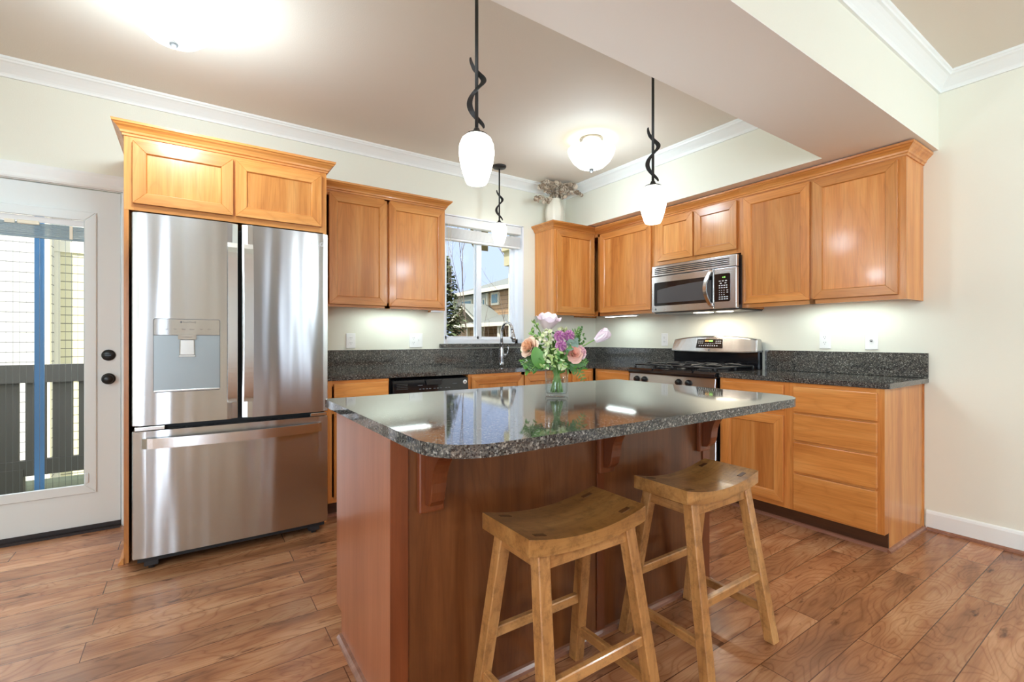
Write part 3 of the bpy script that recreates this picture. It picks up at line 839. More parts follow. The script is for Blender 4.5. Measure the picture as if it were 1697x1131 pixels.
sink = thing('kitchen_sink', 'stainless undermount sink let into the counter below the window', 'sink', (-2.972 + SX0, 0, .70))
sb = MB()
w_, d0, d1 = SX1 - SX0, SY0, SY1
sb.box(-.012, w_ + .012, d0 - .012, d0, 0, .183).box(-.012, w_ + .012, d1, d1 + .012, 0, .183).box(-.012, 0, d0, d1, 0, .183).box(w_, w_ + .012, d0, d1, 0, .183).box(0, w_, d0, d1, 0, .012)
sb.build('basin', chrome, sink)
MB().lathe([(0, .002), (.045, .002), (.045, .006), (.03, .004), (0, .004)], (w_ / 2, (d0 + d1) / 2, .012), 24).build('drain', handle_steel, sink)

fa = thing('kitchen_faucet', 'tall brushed nickel gooseneck faucet standing behind the sink', 'faucet', (-1.295, -.095, CT1))
MB().lathe([(0, 0), (.027, 0), (.027, .006), (.024, .010), (.023, .03), (.026, .06), (.026, .10), (.021, .15), (.0165, .19), (.019, .192), (.019, .204), (.0135, .206), (0, .206)], seg=24).build('body', chrome, fa)
arc = [(0, 0, .20), (0, 0, .25), (0, 0, .295)]
for i in range(1, 13):
    a = PI * i / 12 * .94
    arc.append((0, -.088 + .088 * math.cos(a), .300 + .088 * math.sin(a)))
MB().tube(arc, .0125, 14).build('spout', chrome, fa)
e0 = Vector(arc[-1]); dr = (e0 - Vector(arc[-2])).normalized()
MB().tube([e0, e0 + dr * .035, e0 + dr * .06, e0 + dr * .10], [.0145, .0145, .018, .020], 14).tube([e0 + dr * .10, e0 + dr * .108], [.019, .017], 14).build('spray_head', chrome, fa)
MB().tube([(.02, -.004, .085), (.046, -.006, .090)], .016, 12).tube([(.046, -.006, .09), (.062, -.012, .112), (.066, -.016, .14), (.058, -.022, .165)], [.010, .008, .007, .006], 10).build('lever', chrome, fa)
tag(MB().lathe([(0, 0), (.019, 0), (.019, .004), (.016, .006), (.016, .042), (.014, .048), (0, .048)], (0, 0, 0), 20).build('sink_air_gap', chrome, None, (-1.02, -.10, CT1)), 'short brushed nickel cap standing on the counter right of the faucet', 'sink fitting')

# dishwasher
dw = thing('dishwasher', 'black dishwasher with a badge, built in left of the sink cabinet', 'dishwasher', (-2.553, 0, 0))
MB().box(.003, .600, -.60, -.02, .10, .872).build('body', gap_black, dw)
dp = MB()
dp.prism([(-.645, .745), (-.660, .760), (-.652, .862), (-.600, .872), (-.600, .745)], 'x', .010, .594, bev=.003)
dp.build('control_panel', black_gloss, dw)
MB().box(.010, .594, -.642, -.60, .115, .740, bev=.006).build('door_panel', black_gloss, dw)
q = MB()
M = Matrix.Translation((.564, -.6585, .832)) @ Matrix.Rotation(PI / 2, 4, 'X')
q.lathe([(0, .0), (.016, .0), (.016, .002), (0, .002)], M=M, seg=24)
bd = q.build('badge', plate_m, dw)
q = MB().lathe([(.0, .0022), (.005, .0022), (.005, .0032), (0, .0032)], M=M, seg=16)
q.build('badge_mark', gap_black, bd)
q = MB()
for i in range(4): q.box(.035, .115, -.662, -.655, .800 + i * .011, .806 + i * .011)
q.build('vent', bronze, dw)
q = MB()
q.prism([(.245, .858), (.375, .858), (.365, .826), (.255, .826)], 'y', -.666, -.654)
q.build('handle_pocket', gap_black, dw)
for xx in (.20, .225, .25, .275, .31, .335, .36, .40, .425):
    MB().box(xx, xx + .014, -.6615, -.657, .795, .800).build('button', mark_dark, dw)
for xx, z_ in ((.46, .822), (.19, .822)): MB().box(xx, xx + .035, -.6615, -.657, z_, z_ + .004).build('indicator', mark_dark, dw)

# refrigerator
rf = thing('refrigerator', 'stainless french door refrigerator with a bottom freezer drawer and water dispenser', 'refrigerator', (-3.4625, -.834, 0))
HW = .4575
MB().box(-HW + .008, HW - .008, .085, .78, .045, 1.752).build('case', gap_black, rf)
def curved_front(x0, x1, z0, z1, name, side):
    d = MB()
    pts = []
    k = 18
    for i in range(k + 1):
        x = x0 + (x1 - x0) * i / k
        pts.append((x, 0.0))
    r = .010
    # outline in XY with rounded outer edges; gentle dish towards the meeting edge
    def yf(x):
        u = abs(x) / HW
        return .006 * (u ** 2) + (.010 * max(0, 1 - abs(x) / .055) ** 2 if side else 0)
    out = [(x0, .080), (x0, .012 + yf(x0))]
    for i in range(k + 1):
        x = x0 + .004 + (x1 - x0 - .008) * i / k
        e_ = min(x - x0, x1 - x)
        y = yf(x) + (.008 * (1 - min(e_ / .012, 1)) ** 2)
        out.append((x, y))
    out += [(x1, .012 + yf(x1)), (x1, .080)]
    d.prism(out, 'z', z0, z1, bev=.003)
    return d.build(name, steel_x, rf)
ld = curved_front(-HW, -.0065, .722, 1.772, 'refrigerator_door', True)
rd = curved_front(.0065, HW, .722, 1.772, 'refrigerator_door', True)
fz = curved_front(-HW, HW, .068, .694, 'freezer_drawer', False)
def vhandle(parent, xc, sgn):
    pts = []
    for i in range(33):
        u = i / 32
        pts.append((xc, .004 - .038 * max(0, math.sin(PI * u)) ** .32, .812 + .852 * u))
    return MB().ribbon(pts, .044, .010, (1, 0, 0)).build('handle', handle_steel, parent)
vhandle(ld, -.036, -1)
vhandle(rd, .040, 1)
pts = []
for i in range(41):
    u = i / 40
    pts.append((-.415 + .83 * u, .004 - .036 * max(0, math.sin(PI * u)) ** .3 - .014 * math.sin(PI * u), .634))
MB().ribbon(pts, .050, .012, (0, 0, 1)).build('handle', handle_steel, fz)
# dispenser
dpn = MB().prism(rrect(-.372, -.094, 1.170, 1.250, [0, 0, .008, .008]), 'y', -.004, .006, bev=.001)
dsp = dpn.build('water_dispenser', steel_x, ld)
MB().prism(rrect(-.3745, -.0915, .8825, 1.2525, .010), 'y', -.0012, .006).build('dispenser_seam', mark_dark, ld)
q = MB().prism(rrect(-.372, -.094, .885, 1.168, [.008, .008, 0, 0]), 'y', -.0025, .006)
q.build('recess', disp_grey, dsp)
q = MB().prism(rrect(-.274, -.196, 1.148, 1.172, .003), 'y', -.016, .0, bev=.001)
q.build('nozzle_cover', steel_x, dsp)
q = MB()
q.prism([(-.266, 1.148), (-.204, 1.148), (-.202, 1.068), (-.268, 1.068)], 'y', -.012, .0, bev=.004)
q.box(-.272, -.198, -.010, 0, 1.058, 1.068, bev=.003)
q.build('paddle', handle_steel, dsp)
q = MB().prism([(-.372, .886), (-.372, .894), (-.094, .894), (-.094, .886)], 'y', -.010, .0, bev=.001)
q.build('drip_ledge', handle_steel, dsp)
RF = (PI / 2, 0, 0)
text('dispenser_marking', 'SmartThinQ', .011, mark_dark, dsp, (-.225, -.0045, 1.236), RF)
MB().box(-.264, -.256, -.005, -.003, 1.232, 1.240).build('dispenser_symbol', mark_dark, dsp)
for xx, s_ in ((-.32, 'Light'), (-.285, 'Filter'), (-.25, 'Water'), (-.215, 'Express'), (-.175, 'Lock'), (-.14, 'Wi-Fi')):
    text('dispenser_marking', s_, .006, mark_dark, dsp, (xx, -.0045, 1.200), RF)
text('dispenser_marking', 'Water Dispenser', .006, mark_dark, dsp, (-.235, -.0165, 1.160), RF)
lg = text('brand_mark', 'LG', .034, mark_white, rd, (.412, .0035, 1.708), RF, sx=1.0)
q = MB()
M = Matrix.Translation((.368, .004, 1.708)) @ Matrix.Rotation(PI / 2, 4, 'X')
q.lathe([(.013, 0), (.015, 0), (.015, .0012), (.013, .0012), (.013, 0)], M=M, seg=24)
q.lathe([(0, 0), (.004, 0), (.004, .001), (0, .001)], M=Matrix.Translation((.364, .004, 1.712)) @ Matrix.Rotation(PI / 2, 4, 'X'), seg=10)
q.box(.367, .369, .0028, .0045, 1.702, 1.714).box(.367, .375, .0028, .0045, 1.701, 1.703)
q.build('brand_emblem', mark_white, rd)
q = MB()
q.box(-HW + .01, -HW + .13, -.002, .05, .698, .716, bev=.002).box(HW - .10, HW - .01, .0, .05, .698, .716, bev=.002)
q.build('hinge', handle_steel, rf)
q = MB().box(-HW + .02, HW - .02, .02, .10, .045, .066)
q.build('toe_grille', gap_black, rf)
for sx in (-1, 1):
    q = MB().box(sx * (HW - .075) - .03, sx * (HW - .075) + .03, .025, .075, .018, .060, bev=.004)
    q.lathe([(0, -.012), (.018, -.012), (.018, .012), (0, .012)], M=Matrix.Translation((sx * (HW - .075), .05, .018)) @ Matrix.Rotation(PI / 2, 4, 'Y'), seg=18)
    q.build('foot', black_iron, rf)

# microwave (range wall frame: local x = -y, local -y = -x world)
mw = thing('microwave', 'stainless over the range microwave with a curved handle, hung below the short cabinet', 'microwave', (0, -1.072, 1.372), RR)
MW, MH, MD = .770, .405, .375
MB().box(.004, MW - .004, -MD + .03, -.002, .004, MH).build('case', black_gloss, mw)
fm = MB()
fm.box(0, MW, -MD, -MD + .03, .318, MH, bev=.004, seg=2)
fm.build('vent_panel', steel_y, mw)
q = MB()
for i in range(4): q.box(.03, .712, -MD - .0015, -MD + .01, .335 + i * .0145, .342 + i * .0145)
q.build('vent_slots', gap_black, mw)
mdoor = MB().box(0, .590, -MD - .004, -MD + .03, .008, .314, bev=.004, seg=2).build('door', steel_y, mw)
wp = MB().prism(rrect(.030, .578, .062, .262, [.014, 0, 0, .014]), 'y', -MD - .006, -MD)
wp.build('window', black_gloss, mdoor)
q = MB()
pts = [(.062, .085), (.57, .085)] + [(.57 - .508 * i / 14, .195 + .038 * math.sin(PI * (.5 + .5 * i / 14)) ** .8 if i < 14 else .195) for i in range(15)]
q.prism(pts, 'y', -MD - .0066, -MD - .003)
q.build('window_mesh', plain('mw_mesh', (.075, .075, .08), .25), mdoor)
cp = MB().box(.592, MW, -MD - .004, -MD + .03, .008, .314, bev=.004, seg=2).build('control_panel', steel_y, mw)
q = MB().prism(rrect(.596, .722, .062, .272, [0, .014, .014, 0]), 'y', -MD - .006, -MD)
kp = q.build('keypad', black_gloss, cp)
q = MB()
for i, n_ in enumerate((3, 2, 4, 4)):
    for j in range(n_): q.box(.632 + j * (.075 / n_) + (.008 if n_ == 2 else 0), .632 + j * (.075 / n_) + .075 / n_ * .62, -MD - .0068, -MD - .005, .213 - i * .017, .220 - i * .017)
for i in range(3):
    for j in range(3): q.box(.634 + j * .018, .641 + j * .018, -MD - .0068, -MD - .005, .143 - i * .016, .148 - i * .016)
    if i < 2: q.box(.694, .706, -MD - .0068, -MD - .005, .142 - i * .016, .148 - i * .016)
for i in range(2):
    for j in range(4): q.box(.632 + j * .02, .645 + j * .02, -MD - .0068, -MD - .005, .093 - i * .016, .099 - i * .016)
q.build('keypad_markings', mark_white, kp)
text('clock_display', '1:45', .015, disp_green, kp, (.672, -MD - .0068, .243), RF)
h_ = MB()
pts = []
for i in range(21):
    u = i / 20
    pts.append((.566 - .022 * math.sin(PI * u), -MD - .012 - .042 * math.sin(PI * u), .038 + .262 * u))
h_.ribbon(pts, .026, .012, (1, 0, 0))
h_.box(.555, .588, -MD - .02, -MD, .030, .055, bev=.004).box(.555, .588, -MD - .02, -MD, .285, .310, bev=.004)
h_.build('handle', handle_steel, mdoor)
M = Matrix.Translation((.045, -MD - .004, .034)) @ Matrix.Rotation(PI / 2, 4, 'X')
MB().lathe([(0, 0), (.009, 0), (.009, .0015), (0, .0015)], M=M, seg=18).build('badge', mark_dark, mdoor)
MB().lathe([(0, 0), (.005, 0), (.005, .0012), (0, .0012)], M=Matrix.Translation((.14, -MD - .004, .034)) @ Matrix.Rotation(PI / 2, 4, 'X'), seg=14).build('badge_mark', handle_steel, mdoor)
MB().box(.006, MW - .006, -MD + .04, -.01, -.004, .004).build('underside', plain('mw_bottom', (.22, .22, .22), .35, .8), mw)
MB().box(.33, .47, -.26, -.20, -.007, -.003).box(.54, .64, -.26, -.20, -.007, -.003).build('lamp_lens', hood_glow, mw)
lamp('microwave_lamp', 'AREA', (.42, -.23, -.012), 1.6, (1, .88, .70), (0, 0, 0), .22, .08, parent=mw)

# gas range
rg = thing('gas_range', 'stainless gas range with black cooktop and four black knobs, set between the counters', 'range', (0, -1.074, 0), RR)
RW = .782
MB().box(.004, RW - .004, -.63, -.06, .02, .872).build('body', black_gloss, rg)
MB().box(.004, RW - .004, -.655, -.63, .15, .765, bev=.006).build('oven_door', steel_y, rg)
MB().tube([(.07, -.70, .72), (RW - .07, -.70, .72)], .012, 12).box(.08, .10, -.70, -.655, .71, .73).box(RW - .10, RW - .08, -.70, -.655, .71, .73).build('oven_handle', handle_steel, rg)
cp = MB().prism([(-.668, .772), (-.658, .872), (-.62, .872), (-.62, .772)], 'x', .004, RW - .004, bev=.003).build('control_panel', steel_y, rg)
q = MB()
q.prism([(-.672, .873), (-.676, .885), (-.672, .902), (-.655, .915), (-.09, .915), (-.09, .873)], 'x', .0, RW, bev=.002)
q.build('cooktop', black_gloss, rg)
for xx in (.082, .160, .480, .566):
    M = Matrix.Translation((xx, -.662, .828)) @ Matrix.Rotation(PI / 2 + .1, 4, 'X')
    k_ = MB().lathe([(0, 0), (.024, 0), (.024, .006), (.020, .010), (.019, .022), (.016, .026), (0, .026)], M=M, seg=24)
    k_.build('knob', knob_black, rg)
for (bx, by) in ((.20, -.49), (.20, -.24), (.58, -.49), (.58, -.24)):
    MB().lathe([(0, .915), (.05, .915), (.05, .922), (.036, .924), (.036, .932), (0, .934)], (bx, by, 0), 24).build('burner', black_iron, rg)
for gx in (.03, .395):
    g_ = MB()
    W2 = .355
    for yy in (-.62, -.365, -.12):
        g_.tube([(gx, yy, .944), (gx + W2, yy, .944)], .007, 8)
    for xx in (gx, gx + W2): g_.tube([(xx, -.62, .944), (xx, -.12, .944)], .007, 8)
    for cy in (-.49, -.24):
        cx = gx + W2 / 2
        for a in range(4):
            dx, dy = math.cos(a * PI / 2), math.sin(a * PI / 2)
            e_ = W2 / 2 if dx else .125
            p = [(cx + dx * e_, cy + dy * e_, .944), (cx + dx * e_ * .8, cy + dy * e_ * .8, .956), (cx + dx * .055, cy + dy * .055, .956), (cx + dx * .03, cy + dy * .03, .948)]
            g_.tube(p, .006, 8)
    for xx in (gx, gx + W2):
        for yy in (-.62, -.365, -.12): g_.tube([(xx, yy, .944), (xx, yy, .916)], .008, 8)
    g_.build('grate', black_iron, rg)
# back guard: black riser with a curved steel console
MB().box(.012, RW - .012, -.085, -.022, .90, 1.06).build('riser', black_gloss, rg)
def arch(u): return .028 * (1 - (2 * u - 1) ** 2)
top = [(RW * (i / 16) * .96 + RW * .02, 1.150 + arch(i / 16)) for i in range(17)]
bot = [(RW * (i / 16), 1.048 - arch(i / 16) * .35) for i in range(17)]
q = MB()
k = 17
pf = lambda x, z, f: (x, (-.118 - .020 * (1 - (2 * x / RW - 1) ** 2)) + (.030 if z > 1.1 else 0) if f else -.022, z)
V = []
for f in (1, 0):
    V.append([[q.bm.verts.new(pf(x, z, f)) for x, z in row] for row in (bot, top)])
for i in range(k - 1):
    q.bm.faces.new([V[0][0][i], V[0][0][i + 1], V[0][1][i + 1], V[0][1][i]])
    q.bm.faces.new([V[1][0][i], V[1][1][i], V[1][1][i + 1], V[1][0][i + 1]])
    q.bm.faces.new([V[0][1][i], V[0][1][i + 1], V[1][1][i + 1], V[1][1][i]])
    q.bm.faces.new([V[0][0][i], V[1][0][i], V[1][0][i + 1], V[0][0][i + 1]])
for i in (0, k - 1): q.bm.faces.new([V[0][0][i], V[0][1][i], V[1][1][i], V[1][0][i]])
bmesh.ops.recalc_face_normals(q.bm, faces=q.bm.faces[:])
es = [e for e in q.bm.edges if e.calc_face_angle(0) > .7]
bmesh.ops.bevel(q.bm, geom=es, offset=.012, segments=3, affect='EDGES', profile=.5)
con = q.build('console', steel_y, rg)
# display plate lies on the slanting console face
def on_con(x, z, e=.0):
    u = (z - 1.045) / .13
    return (x, -.118 - .020 * (1 - (2 * x / RW - 1) ** 2) + .030 * u - e, z)
q = MB()
f_ = []
for e in (.0, .004):
    f_.append([q.bm.verts.new(on_con(x, z, e)) for x, z in ((.262, 1.078), (.502, 1.078), (.494, 1.150), (.27, 1.150))])
q.bm.faces.new(f_[1]); q.bm.faces.new(list(reversed(f_[0])))
for i in range(4): q.bm.faces.new([f_[0][i], f_[0][(i + 1) % 4], f_[1][(i + 1) % 4], f_[1][i]])
dpl = q.build('display', black_gloss, con)
def con_marks(items, mat, name, par):
    q = MB()
    for x0, x1, z0, z1 in items:
        a = [on_con(x0, z0, .0046), on_con(x1, z0, .0046), on_con(x1, z1, .0046), on_con(x0, z1, .0046)]
        q.quad(*a)
    return q.build(name, mat, par)
con_marks([(.280 + i * .018, .291 + i * .018, z, z + .004) for i in range(3) for z in (1.132, 1.116)] + [(.44 + i * .018, .451 + i * .018, z, z + .004) for i in range(3) for z in (1.132, 1.116)] + [(.29 + i * .02, .300 + i * .02, 1.094, 1.098) for i in range(9)] + [(.345 + i * .016, .350 + i * .016, 1.110, 1.114) for i in range(6)], mark_white, 'display_markings', dpl)
con_marks([(.345, .352, 1.130, 1.142), (.355, .362, 1.130, 1.142), (.366, .376, 1.130, 1.142)], disp_amber, 'display_digits', dpl)
con_marks([(.382, .392, 1.130, 1.142), (.395, .405, 1.130, 1.142), (.408, .414, 1.130, 1.142)], disp_green, 'display_digits', dpl)
bx = on_con(.385, 1.062, .0)
MB().lathe([(0, 0), (.008, 0), (.008, .003), (0, .003)], M=Matrix.Translation(bx) @ Matrix.Rotation(PI / 2, 4, 'X'), seg=18).build('badge', mark_dark, con)

# ------------------------------------------------------------------ island
isl = thing('kitchen_island', 'cherry kitchen island with three corbels under its overhanging top', 'island', (-2.43, -2.15, 0))
IX0, IX1, IY0, IY1 = -3.205 + 2.43, -1.650 + 2.43, -1.83 + 2.15, -2.44 + 2.15    # local
b = MB()
b.box(IX0 + .012, IX1 - .012, IY1 + .012, IY0 - .075, 0, .10).box(IX0 + .012, IX1 - .012, IY1 + .012, IY0, .10, .882)
b.build('carcass', wood_v, isl)
for xa, xb in ((IX0, IX0 + .012), (IX1 - .012, IX1)):
    MB().prism([(IY1 + .0, 0), (IY0 - .07, 0), (IY0 - .07, .10), (IY0, .10), (IY0, .882), (IY1, .882)], 'x', xa, xb).build('end_panel', isl_end, isl)
MB().box(IX0 + .012, IX1 - .012, IY1, IY1 + .012, 0, .882).build('back_panel', isl_v, isl)
MB().box(IX0 - .004, IX0 + .052, IY1 - .006, IY1, .0, .882, bev=.002).build('corner_stile', isl_red, isl)
MB().box(IX1 - .05, IX1 + .004, IY1 - .006, IY1, .0, .882, bev=.002).build('corner_stile', isl_red, isl)
MB().box(.045, .085, IY1 - .006, IY1, .0, .882, bev=.002).build('seam_batten', isl_red, isl)
MB().sweep([(IX0, IY0 - .07), (IX0, IY1), (IX1, IY1), (IX1, IY0 - .07)], [(0, 0), (.020, 0), (.018, .010), (.010, .018), (0, .020)]).build('shoe_moulding', shoe_m, isl)
for a, c_ in ((IX0 + .01, -.27), (-.26, .26), (.27, IX1 - .01)): door_mesh(a, c_, .125, .865, IY0, isl) if False else None
for i, (a, c_) in enumerate(((IX0 + .004, -.265), (-.255, .255), (.265, IX1 - .004))):
    MB().box(a, c_, IY0, IY0 + .019, .115, .868, bev=.003).build('door', wood_v, isl)
def corbel(xc):
    y = IY1
    plate = MB().box(xc - .042, xc + .042, y - .022, y, .628, .883, bev=.006, seg=2)
    cbo = plate.build('corbel', isl_red, isl)
    P = [(y - .022, .883), (y - .205, .883), (y - .213, .868), (y - .212, .852), (y - .196, .838)]
    for i in range(1, 12):
        a = PI / 2 * i / 12
        P.append((y - .196 + .128 * math.sin(a), .838 - .128 * (1 - math.cos(a))))
    P += [(y - .068, .700), (y - .060, .672), (y - .044, .655), (y - .022, .652)]
    MB().prism(P, 'x', xc - .024, xc + .024, bev=.003).build('bracket', isl_red, cbo)
for xc in (-3.085, -2.345, -1.705): corbel(xc + 2.43)
ct = MB().prism(rrect(-3.250, -1.615, -2.868, -1.822, [.14, .14, .012, .012], 10), 'z', .8835, .9145, bev=.006, seg=3)
tag(ct.build('island_countertop', granite_m), 'polished speckled granite top of the kitchen island with rounded front corners', 'countertop', 'granite counters')

# ------------------------------------------------------------------ stools
def make_stool(loc, label):
    t = thing('bar_stool', label, 'stool', loc, 0, 'saddle seat stools')
    SW, SDp, H = .226, .119, .632
    s_ = MB()
    k = 16
    P = []
    for i in range(k + 1):
        u = -1 + 2 * i / k
        P.append((u * SW, H - .030 * (1 - u * u)))
    for i in range(k + 1):
        u = 1 - 2 * i / k
        P.append((u * SW, H - .048 - .020 * (1 - u * u)))
    s_.prism(P, 'y', -SDp, SDp, bev=.004, seg=2)
    seat = s_.build('seat', stool_seat_m, t)
    feet = (.205, .180)
    topo = (.168, .088)
    def leg_at(sx, sy, z):
        u = z / .575
        return Vector((sx * (feet[0] + (topo[0] - feet[0]) * u), sy * (feet[1] + (topo[1] - feet[1]) * u), z))
    for sx in (-1, 1):
        for sy in (-1, 1):
            l = MB()
            a, b_ = leg_at(sx, sy, 0), leg_at(sx, sy, .590)
            h_ = .020
            va = [l.bm.verts.new(a + Vector((p * h_, q_ * h_, 0))) for p, q_ in ((-1, -1), (1, -1), (1, 1), (-1, 1))]
            vb = [l.bm.verts.new(b_ + Vector((p * h_, q_ * h_, 0))) for p, q_ in ((-1, -1), (1, -1), (1, 1), (-1, 1))]
            l.bm.faces.new(va); l.bm.faces.new(vb)
            for i in range(4): l.bm.faces.new([va[i], va[(i + 1) % 4], vb[(i + 1) % 4], vb[i]])
            bmesh.ops.bevel(l.bm, geom=l.bm.edges[:], offset=.003, segments=1, affect='EDGES')
            l.build('leg', stool_z, t)
            c = leg_at(sx, sy, .6)
            zt = H - .030 * (1 - (c.x / SW) ** 2)
            MB().prism([(c.x - .019, zt - .02), (c.x + .019, zt - .02), (c.x + .019, zt + .0015 + .0035), (c.x - .019, zt + .0015 - .0035)] if sx > 0 else
                       [(c.x - .019, zt - .02), (c.x + .019, zt - .02), (c.x + .019, zt + .0015 - .0035), (c.x - .019, zt + .0015 + .0035)], 'y', c.y - .008, c.y + .008).build('tenon', tenon_m, seat)
    def rail(p, q_, hw, hh, name, mat):
        r_ = MB()
        p, q_ = Vector(p), Vector(q_)
        d = (q_ - p).normalized(); side = Vector((-d.y, d.x, 0))
        vs = []
        for e in (p, q_):
            vs.append([r_.bm.verts.new(e + side * hw * a + Vector((0, 0, hh * c))) for a, c in ((-1, -1), (1, -1), (1, 1), (-1, 1))])
        r_.bm.faces.new(vs[0]); r_.bm.faces.new(list(reversed(vs[1])))
        for i in range(4): r_.bm.faces.new([vs[0][i], vs[0][(i + 1) % 4], vs[1][(i + 1) % 4], vs[1][i]])
        bmesh.ops.bevel(r_.bm, geom=r_.bm.edges[:], offset=.003, segments=1, affect='EDGES')
        return r_.build(name, mat, t)
    for sy in (-1, 1):
        rail(leg_at(-1, sy, .548), leg_at(1, sy, .548), .011, .020, 'apron', stool_x)
        rail(leg_at(-1, sy, .245), leg_at(1, sy, .245), .011, .016, 'stretcher', stool_x)
        for sx in (-1, 1):
            c = leg_at(sx, sy, .245)
    for sx in (-1, 1):
        rail(leg_at(sx, -1, .118), leg_at(sx, 1, .118), .011, .016, 'stretcher', stool_y)
        rail(leg_at(sx, -1, .548), leg_at(sx, 1, .548), .010, .018, 'apron', stool_y)
    return t
st = make_stool((-2.740, -2.672, 0), 'worn wooden saddle seat stool nearer the camera, in front of the middle of the island')
s2 = copy_tree(st)
s2.location = (-2.066, -2.664, 0)
s2['label'] = 'worn wooden saddle seat stool farther back, by the right end of the island'

# ------------------------------------------------------------------ lights
def pendant(loc, zb, label, rod_r=.0068, sc=1.0, power=5.5):
    """zb = bottom of the shade; the rod runs up to a canopy on the ceiling"""
    t = thing('pendant_lamp', label, 'lamp', (loc[0], loc[1], zb), 0, 'pendant lamps')
    H = CH_ - zb
    prof = [(0, .003), (.030, .001), (.038, .003), (.044, .015), (.054, .045), (.0635, .085), (.068, .118), (.066, .148), (.056, .172), (.042, .184), (.030, .188)]
    MB().lathe([(r * sc, z * sc) for r, z in prof], seg=36).build('lamp_shade', shade_glow, t)
    zt = .186 * sc
    MB().lathe([(0, zt + .03), (.010, zt + .028), (.012, zt + .022), (.018, zt + .012), (.040 * sc, zt + .004), (.043 * sc, zt), (.040 * sc, zt - .006), (0, zt - .006)][::-1], seg=24).build('socket_cap', iron_m, t)
    MB().tube([(0, 0, zt + .02), (0, 0, H - .012)], rod_r, 12).build('rod', iron_m, t)
    MB().lathe([(0, H - .028), (.020, H - .026), (.056, H - .018), (.062, H - .008), (.062, H - .0005), (0, H - .0005)], seg=28).build('canopy', iron_m, t)
    pts, dirs, ws = [], [], []
    for i in range(49):
        u = i / 48
        z = zt + .030 + .270 * (1 - u)
        a = 3 * PI * u + PI
        side = .027 * math.cos(a) * (1 if u > .12 else .9)
        dep = -.020 * math.sin(a)
        e_ = abs(math.sin(PI * u)) ** .6
        pts.append((side * .8257 + dep * .5642, -side * .5642 + dep * .8257, z))
        dirs.append(Vector((.8257, -.5642, .35)))
        ws.append(.006 + .018 * e_)
    MB().ribbon(pts, ws, .004, dirs).build('twisted_strap', iron_m, t)
    lamp('bulb', 'POINT', (0, 0, -.03), power, (.80, .96, 1.06), parent=t, radius=.05)
    return t
pendant((-2.780, -2.20), 1.742, 'iron pendant with a twisted strap and white shade, nearest, over the left of the island')
pendant((-1.753, -2.20), 1.734, 'iron pendant with a twisted strap and white shade, over the right end of the island')
pendant((-1.400, -.22), 2.000, 'small distant iron pendant with a white shade, hanging over the sink by the window', power=1.6)

def semi_flush(loc, label, k=1.0):
    t = thing('ceiling_light', label, 'lamp', (loc[0], loc[1], CH_), 0, 'bowl ceiling lights')
    MB().lathe([(0, -.0005), (.088, -.0005), (.090, -.012), (.080, -.016), (.078, -.026), (.064, -.030), (0, -.030)], seg=36).build('canopy', nickel, t)
    r_ = MB()
    for i in range(3):
        a = 2 * PI * i / 3 + .5
        r_.tube([(.042 * math.cos(a), .042 * math.sin(a), -.028), (.042 * math.cos(a), .042 * math.sin(a), -.085)], .008, 10)
    r_.tube([(0, 0, -.028), (0, 0, -.235)], .005, 8)
    r_.build('stem', nickel, t)
    MB().lathe([(0, -.232), (.05, -.230), (.10, -.212), (.145, -.172), (.172, -.125), (.184, -.085), (.180, -.083), (.166, -.122), (.138, -.168), (.095, -.205), (.045, -.222), (0, -.224)], seg=44).build('bowl_shade', bowl_glow, t)
    MB().lathe([(0, -.262), (.008, -.258), (.017, -.246), (.020, -.236), (.014, -.231), (0, -.230)], seg=20).build('finial', bronze, t)
    lamp('bulb', 'POINT', (.06, 0, -.10), DOME_POWER * .09 * k, (.775, .955, 1.08), parent=t, radius=.06)
    lamp('bulb', 'POINT', (0, 0, -.32), DOME_POWER * .91 * k, (.775, .955, 1.08), parent=t, radius=.10)
    return t
semi_flush((-1.12, -1.10), 'bowl ceiling light in front of the far corner of the kitchen', .5)
semi_flush((-3.745, -1.19), 'bowl ceiling light high above the refrigerator, cut off by the top of the photo')
semi_flush((-5.9, -4.5), 'added bowl fill light, unseen in the living room behind the camera, left one', 3.4)  # two added fixtures, out of view, to light the room evenly
semi_flush((-.60, -4.8), 'added bowl fill light, unseen in the living room behind the camera, right one', 1.9)

def ucl(loc, rz, w, label, power=.62, off=0.0):
    t = thing('under_cabinet_light', label, 'lamp', loc, rz, 'under cabinet lights')
    MB().box(-w / 2, w / 2, -.035, .035, -.022, 0, bev=.003).build('housing', vinyl, t)
    MB().box(-w / 2 + .02, w / 2 - .02, -.026, .026, -.024, -.021).build('lens', led_glow, t)
    lamp('tube', 'AREA', (0, 0, -.028), power, (.80, 1.0, 1.0), (0, 0, 0), w * .8, .05, parent=t)
    return t
ucl((-2.32, -.16, 1.4198), 0, .60, 'slim white light strip under the cabinet left of the window')
ucl((-.20, -.55, 1.396), RR, .40, 'slim white light strip under the cabinet left of the microwave', .5)
ucl((-.16, -2.42, 1.4198), RR, .56, 'slim white light strip under the large cabinet at the right end')
tag(MB().box(-.045, .045, -.02, .02, -.014, 0, bev=.003).build('light_switch_box', vinyl, None, (-2.035, -.27, 1.382)), 'small white connector box under the right end of the cabinet left of the window', 'light fitting')

